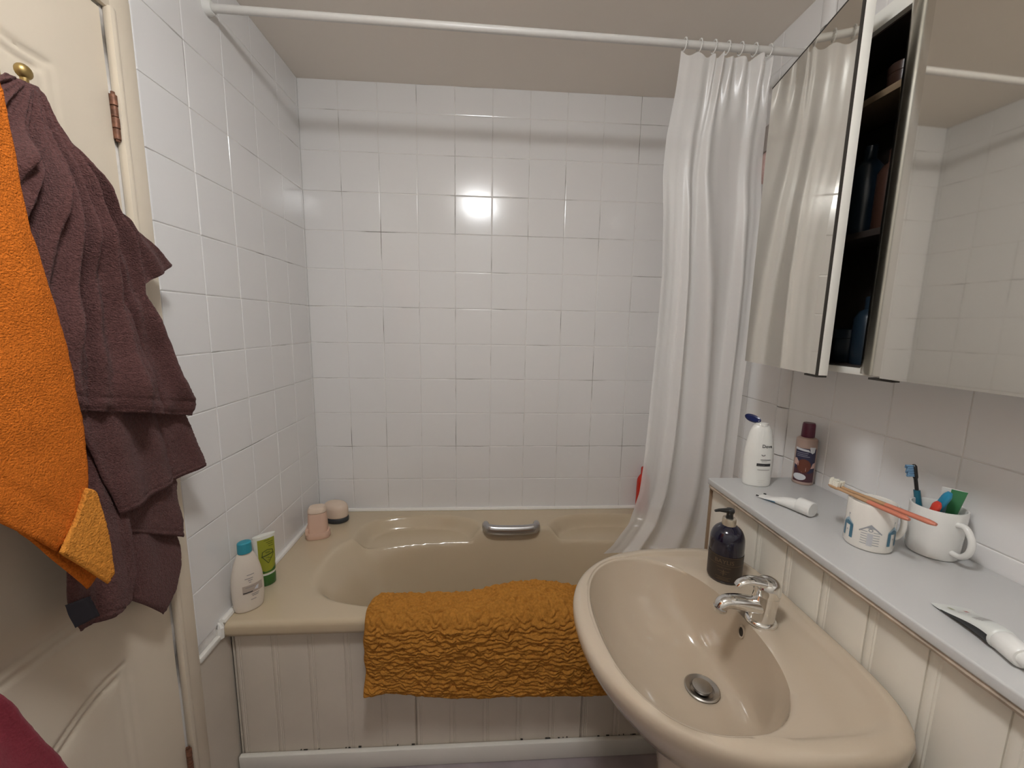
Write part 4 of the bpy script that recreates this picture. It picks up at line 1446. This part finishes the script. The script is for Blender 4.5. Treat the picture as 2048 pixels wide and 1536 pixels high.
bm = bmesh.new()
hexa(bm, [P(Wd - 0.004, 0.0212, CZ0), P(Wd, 0.0212, CZ0), P(Wd, 0.0171, CZ0), P(Wd - 0.004, 0.0171, CZ0), P(Wd - 0.004, 0.0212, CZ1), P(Wd, 0.0212, CZ1), P(Wd, 0.0171, CZ1), P(Wd - 0.004, 0.0171, CZ1)])
hexa(bm, [P(-0.002, 0.0214, CZ1 - 0.001), P(Wd, 0.0214, CZ1 - 0.001), P(Wd, 0.0171, CZ1 - 0.001), P(-0.002, 0.0171, CZ1 - 0.001), P(-0.002, 0.0214, CZ1 + 0.0025), P(Wd, 0.0214, CZ1 + 0.0025), P(Wd, 0.0171, CZ1 + 0.0025), P(-0.002, 0.0171, CZ1 + 0.0025)])
obj('edge_strip', bm, M['dark'], d1, False, world=True)
bm = bmesh.new()
hexa(bm, [P(Wd - 0.045, 0.001, CZ0 - 0.004), P(Wd - 0.001, 0.001, CZ0 - 0.004), P(Wd - 0.001, 0.020, CZ0 - 0.004), P(Wd - 0.045, 0.020, CZ0 - 0.004), P(Wd - 0.045, 0.001, CZ0 - 0.0002), P(Wd - 0.001, 0.001, CZ0 - 0.0002), P(Wd - 0.001, 0.020, CZ0 - 0.0002), P(Wd - 0.045, 0.020, CZ0 - 0.0002)])
obj('finger_pull', bm, M['dark'], d1, False, world=True)
# near door, almost closed, with a rounded satin edge
Wn = 0.319
CZB, CZ0 = CZ0, CZ0 + 0.005
P2 = cab_door(1.492, CY1 - 0.002, 2.5, Wn, 1, True)
bm = bmesh.new()
hexa(bm, [P2(0, 0, CZ0), P2(Wn, 0, CZ0), P2(Wn, 0.017, CZ0), P2(0, 0.017, CZ0), P2(0, 0, CZ1), P2(Wn, 0, CZ1), P2(Wn, 0.017, CZ1), P2(0, 0.017, CZ1)], 0.0008)
d2 = obj('door', bm, M['cabwhite'], cab, world=True, label='near mirrored door')
d2['_wl'] = tuple(cab.location)
bm = bmesh.new()
hexa(bm, [P2(0, 0.0212, CZ0 + 0.001), P2(Wn, 0.0212, CZ0 + 0.001), P2(Wn, 0.0172, CZ0 + 0.001), P2(0, 0.0172, CZ0 + 0.001),
          P2(0, 0.0212, CZ1), P2(Wn, 0.0212, CZ1), P2(Wn, 0.0172, CZ1), P2(0, 0.0172, CZ1)])
obj('mirror', bm, M['mirror'], d2, False, world=True)
bm = bmesh.new()
pl_ = []
for i in range(21):
    a = math.radians(90 * i / 20)
    pl_.append((Wn + 0.072 * math.sin(a), -0.028 + 0.0490 * math.cos(a)))
pl_ += [(Wn + 0.070, -0.031), (Wn + 0.050, -0.012), (Wn + 0.02, -0.003), (Wn, -0.002)]
lo_ = [[P2(s, o_, z) for s, o_ in pl_] for z in (CZ0 + 0.004, CZ1)]
rings(bm, lo_)
obj('edge_profile', bm, M['profile'], d2, world=True, angle=35, label='rounded satin metal edge')
bm = bmesh.new()
hexa(bm, [P2(Wn - 0.02, 0.002, CZ0 - 0.004), P2(Wn + 0.024, 0.002, CZ0 - 0.004), P2(Wn + 0.024, 0.018, CZ0 - 0.004), P2(Wn - 0.02, 0.018, CZ0 - 0.004), P2(Wn - 0.02, 0.002, CZ0 - 0.0002), P2(Wn + 0.024, 0.002, CZ0 - 0.0002), P2(Wn + 0.024, 0.018, CZ0 - 0.0002), P2(Wn - 0.02, 0.018, CZ0 - 0.0002)])
obj('finger_pull', bm, M['dark'], d2, False, world=True)
# toiletries just visible in the gap
z_bot = iz0 + 0.0022
for (nm, lb, x, y, z, prof_, mk) in (
        ('toiletry_bottle', 'dark blue bottle on the bottom board inside the open cabinet', 1.565, -0.900, z_bot, [(0.026, 0), (0.028, 0.004), (0.028, 0.10), (0.020, 0.115), (0.012, 0.12), (0.012, 0.145), (0.010, 0.147)], 'bottledark'),
        ('toiletry_bottle', 'dark blue jar with wide lid beside the bottle inside the open cabinet', 1.585, -0.835, z_bot, [(0.026, 0), (0.028, 0.003), (0.028, 0.055), (0.030, 0.056), (0.030, 0.075), (0.028, 0.077)], 'bottledark'),
        ('toiletry_bottle', 'dark brown bottle on the middle board inside the open cabinet', 1.575, -0.895, 1.5445, [(0.024, 0), (0.026, 0.004), (0.026, 0.12), (0.018, 0.135), (0.011, 0.14), (0.011, 0.165), (0.009, 0.167)], 'bottlebrown'),
        ('toiletry_bottle', 'tall dark blue bottle at the far end of the middle cabinet board', 1.580, -0.830, 1.5445, [(0.025, 0), (0.027, 0.004), (0.027, 0.15), (0.016, 0.165), (0.012, 0.17), (0.012, 0.195), (0.010, 0.197)], 'bottledark'),
        ('toiletry_bottle', 'dark brown pot on the top board inside the open cabinet', 1.585, -0.880, 1.8145, [(0.026, 0), (0.028, 0.003), (0.028, 0.045), (0.029, 0.046), (0.029, 0.062), (0.027, 0.064)], 'bottlebrown')):
    t = thing(nm, lb, 'bottle', (x, y, z), group='dark toiletries in the cabinet')
    bm = bmesh.new(); Lathe(prof_[:-3] if False else prof_, 1, 1, 28).build(bm)
    obj('bottle_body', bm, M[mk], t)

# ------------------------------------------------------------------ towels on the door
HK = (0.050, -1.045, 1.672)


def hook(loc, label):
    h = thing('coat_hook', label, 'hook', loc)
    bm = bmesh.new()
    box(bm, (-loc[0] + 0.0035, -0.014, -0.040), (-loc[0] + 0.008, 0.014, 0.030), 0.002)
    obj('back_plate', bm, M['brass'], h)
    bm = bmesh.new()
    tube(bm, curve_prof([(-loc[0] + 0.006, 0, -0.014), (-0.022, 0, -0.020), (-0.004, 0, -0.010), (0.002, 0, 0.004), (0.003, 0, 0.016)], 4), 0.0048, 10)
    obj('prong', bm, M['brass'], h)
    bm = bmesh.new()
    lp = []
    for j in range(1, 9):
        a = PI * j / 9
        lp.append([(0.0085 * math.sin(a) * math.cos(b_) + 0.003, 0.011 * math.sin(a) * math.sin(b_), 0.020 - 0.0105 * math.cos(a)) for b_ in [2 * PI * k / 18 for k in range(18)]])
    rings(bm, lp)
    obj('knob', bm, M['brass'], h)
    return h


hook((HK[0], HK[1], HK[2]), 'old brass hook on the door holding the purple brown towel')
hook((0.075, -1.300, 1.760), 'old brass hook on the door holding the orange towel')


def sheet(bm, Lp, Rp, X, hookyz, amp=0.010, K=9.0, ph=0.0, nu=60, nv=90, th=0.0075, bow=0.0, x_top=None, seed=0, mi=0, wave=0.0):
    """one hanging layer of cloth: edges Lp/Rp as (y, z) polylines from top to bottom, with folds that fan out from the hook"""
    def f(off):
        def g(u, v):
            l, r = on_poly(Lp, v), on_poly(Rp, v)
            y, z = lerp(l[0], r[0], u), lerp(l[1], r[1], u)
            dist = math.hypot(y - hookyz[0], z - hookyz[1])
            ang = math.atan2(y - hookyz[0], hookyz[1] - z + 0.02)
            a1 = ang * K + ph + 0.9 * NZ(y * 3, z * 2.2, seed + 11)
            crease = 2 * abs(math.sin(a1 / 2)) ** 0.62 - 1.25
            fd = amp * min(1, dist / 0.13) * (0.75 * crease + 0.35 * math.sin(ang * K * 2.3 + ph * 2 + 2 * NZ(y * 4, z * 3, seed)))
            fd += 0.6 * amp * NZ(y * 9, z * 7, seed + 3) + 0.35 * amp * NZ(y * 22, z * 16, seed + 7)
            e = min(1, 12 * u, 12 * (1 - u))
            x = X + fd * (0.35 + 0.65 * e) + bow * math.sin(PI * u) + wave * math.sin(z * 30 + y * 18 + seed)
            if x_top is not None:
                x = lerp(x_top + 0.4 * fd, x, sstep(v, 0, 0.30))
            hem = 0.35 if v > 0.985 or v < 0.01 else 1.0
            tw = th * 0.5 * hem * (0.3 if (u < 0.006 or u > 0.994) else 1)
            # a stitched hem just above the lower edge
            if 0.945 < v < 0.957:
                tw *= 0.55
            nzz = 0.0011 * NZ(y * 160, z * 160, seed) + 0.0008 * NZ(y * 330, z * 330, seed + 2)
            return (x + (off * tw + (nzz if off > 0 else 0)), y + 0.003 * NZ(z * 25, seed, 0) * (u < 0.02 or u > 0.98), z)
        return g
    A_ = grid(bm, f(1), nu, nv, mi=mi)
    B_ = grid(bm, f(-1), nu, nv, mi=mi)
    for i in range(nu):
        for j in (0, nv):
            bm.faces.new((A_[j][i], A_[j][i + 1], B_[j][i + 1], B_[j][i])).material_index = mi
    for j in range(nv):
        for i in (0, nu):
            bm.faces.new((A_[j][i], A_[j + 1][i], B_[j + 1][i], B_[j][i])).material_index = mi


hk = (HK[1], HK[2])
tw = thing('bath_towel', 'purple brown bath towel hanging in folds from the door hook', 'towel', (0.07, -0.98, 0.80))
bm = bmesh.new()
# upper front layer
sheet(bm, [(-1.087, 1.668), (-1.112, 1.630), (-1.125, 1.557), (-1.135, 1.427), (-1.130, 1.325), (-1.122, 1.251), (-1.110, 1.200)],
      [(-1.045, 1.672), (-1.036, 1.655), (-1.030, 1.632), (-1.020, 1.612), (-0.985, 1.567), (-0.960, 1.519), (-0.946, 1.475), (-0.942, 1.433), (-0.933, 1.38), (-0.911, 1.334), (-0.887, 1.285), (-0.870, 1.222), (-0.838, 1.164), (-0.845, 1.131)],
      0.093, hk, 0.029, 23, 0.4, 110, 150, x_top=0.066, seed=1, wave=0.002)
# corner of the layer behind, thrown out to the side
sheet(bm, [(-1.02, 1.600), (-0.965, 1.530), (-0.945, 1.46), (-0.925, 1.39)], [(-0.985, 1.585), (-0.925, 1.525), (-0.858, 1.487), (-0.806, 1.450), (-0.806, 1.446)][:4] + [(-0.855, 1.420), (-0.900, 1.392)], 0.060, hk, 0.012, 22, 1.0, 44, 60, seed=5)
# the folded-over top lump beside the hook
sheet(bm, [(-1.055, 1.664), (-1.05, 1.64), (-1.04, 1.60)], [(-1.010, 1.660), (-1.000, 1.642), (-0.993, 1.585)], 0.045, hk, 0.006, 10, 0.3, 24, 30, seed=6)
# middle layer ending in the pointed corner
sheet(bm, [(-1.085, 1.235), (-1.06, 1.16), (-1.035, 1.07), (-1.012, 0.985)], [(-0.860, 1.20), (-0.839, 1.142), (-0.817, 1.08), (-0.799, 1.033), (-0.786, 0.998)], 0.074, hk, 0.013, 19, 2.0, 70, 80, seed=9)
# lower layers
sheet(bm, [(-0.985, 1.12), (-1.005, 1.00), (-0.996, 0.945)], [(-0.900, 1.10), (-0.849, 0.981), (-0.855, 0.954), (-0.850, 0.881), (-0.849, 0.852)], 0.054, hk, 0.007, 17, 0.0, 60, 60, seed=12)
sheet(bm, [(-1.01, 1.00), (-0.995, 0.90), (-0.985, 0.80)], [(-0.862, 0.93), (-0.847, 0.838), (-0.850, 0.785), (-0.873, 0.739), (-0.910, 0.709)], 0.045, hk, 0.009, 22, 1.2, 60, 70, seed=15)
# strand on the left
sheet(bm, [(-1.10, 1.25), (-1.115, 1.10), (-1.105, 0.97), (-1.110, 0.882), (-1.095, 0.822)], [(-1.01, 1.20), (-1.012, 1.13), (-0.998, 1.05), (-0.990, 0.957), (-0.988, 0.856), (-1.002, 0.809), (-1.035, 0.802)], 0.066, hk, 0.012, 30, 0.7, 50, 100, seed=18)
obj('cloth', bm, M['purple'], tw, world=True, angle=180)
bm = bmesh.new()
sheet(bm, [(-1.128, 0.893), (-1.118, 0.846)], [(-1.088, 0.880), (-1.078, 0.836)], 0.082, hk, 0.003, 10, 0, 10, 10, th=0.0015, seed=2)
obj('care_label', bm, M['purple_label'], tw, world=True, angle=180, label='dark care label')

ho = (-1.30, 1.76)
ot = thing('bath_towel', 'orange towel with a folded corner at the edge of the door', 'towel', (0.12, -1.28, 0.92))
bm = bmesh.new()
sheet(bm, [(-1.335, 1.765), (-1.45, 1.66), (-1.50, 1.58), (-1.51, 1.52), (-1.50, 1.43)],
      [(-1.270, 1.765), (-1.175, 1.70), (-1.151, 1.638), (-1.150, 1.57), (-1.145, 1.444), (-1.132, 1.36), (-1.121, 1.29), (-1.113, 1.193), (-1.112, 1.139), (-1.119, 1.074), (-1.150, 1.025), (-1.172, 1.008)][:12],
      0.130, ho, 0.009, 8, 0.5, 90, 130, x_top=0.10, seed=21)
sheet(bm, [(-1.30, 1.40), (-1.31, 1.30), (-1.29, 1.18)], [(-1.180, 1.20), (-1.165, 1.08), (-1.160, 1.035)], 0.118, ho, 0.006, 8, 0.5, 40, 40, seed=22)
# under layer
sheet(bm, [(-1.34, 1.30), (-1.30, 1.20), (-1.225, 1.12), (-1.192, 1.045)], [(-1.13, 1.10), (-1.108, 1.01), (-1.100, 0.93), (-1.122, 0.916)], 0.112, ho, 0.006, 9, 0.2, 50, 50, seed=23)
obj('cloth', bm, M['orange'], ot, world=True, angle=180)
bm = bmesh.new()
sheet(bm, [(-1.128, 1.085), (-1.150, 1.045), (-1.176, 1.010), (-1.172, 1.004)], [(-1.116, 1.076), (-1.108, 1.016), (-1.105, 0.981), (-1.105, 0.930), (-1.116, 0.920)], 0.138, ho, 0.004, 8, 0.1, 36, 40, seed=24)
obj('turned_corner', bm, M['orange_hem'], ot, world=True, angle=180, label='paler turned back corner')

mg = thing('bath_towel', 'magenta cloth hanging low on the door beneath the orange towel', 'towel', (0.10, -1.40, 0.45))
bm = bmesh.new()
sheet(bm, [(-1.42, 1.07), (-1.50, 0.95), (-1.54, 0.75), (-1.55, 0.46)], [(-1.36, 1.07), (-1.300, 0.95), (-1.267, 0.877), (-1.255, 0.846), (-1.244, 0.807), (-1.227, 0.752), (-1.211, 0.699), (-1.17, 0.56), (-1.16, 0.46)],
      0.142, (-1.39, 1.07), 0.014, 9, 1.4, 60, 80, seed=31)
obj('cloth', bm, M['magenta'], mg, world=True, angle=180)
hook((0.062, -1.390, 1.075), 'old brass hook low on the door holding the magenta cloth')

# ------------------------------------------------------------------ ceiling lamp (the room's only light)
lampo = thing('ceiling_light', 'round opal flush light on the ceiling lighting the bathroom', 'ceiling light', LAMP)
bm = bmesh.new(); Lathe([(0.110, -0.018), (0.118, -0.016), (0.120, -0.003), (0.118, -0.001)], 1, 1, 48).build(bm); obj('base', bm, M['white_plastic'], lampo)
bm = bmesh.new(); Lathe(curve_prof([(0.106, -0.018), (0.112, -0.034), (0.106, -0.060), (0.082, -0.078), (0.042, -0.088), (0.002, -0.090)], 4), 1, 1, 48).build(bm)
obj('diffuser', bm, M['lampglass'], lampo)

for o in bpy.data.objects:
    if '_wl' in o:
        del o['_wl']
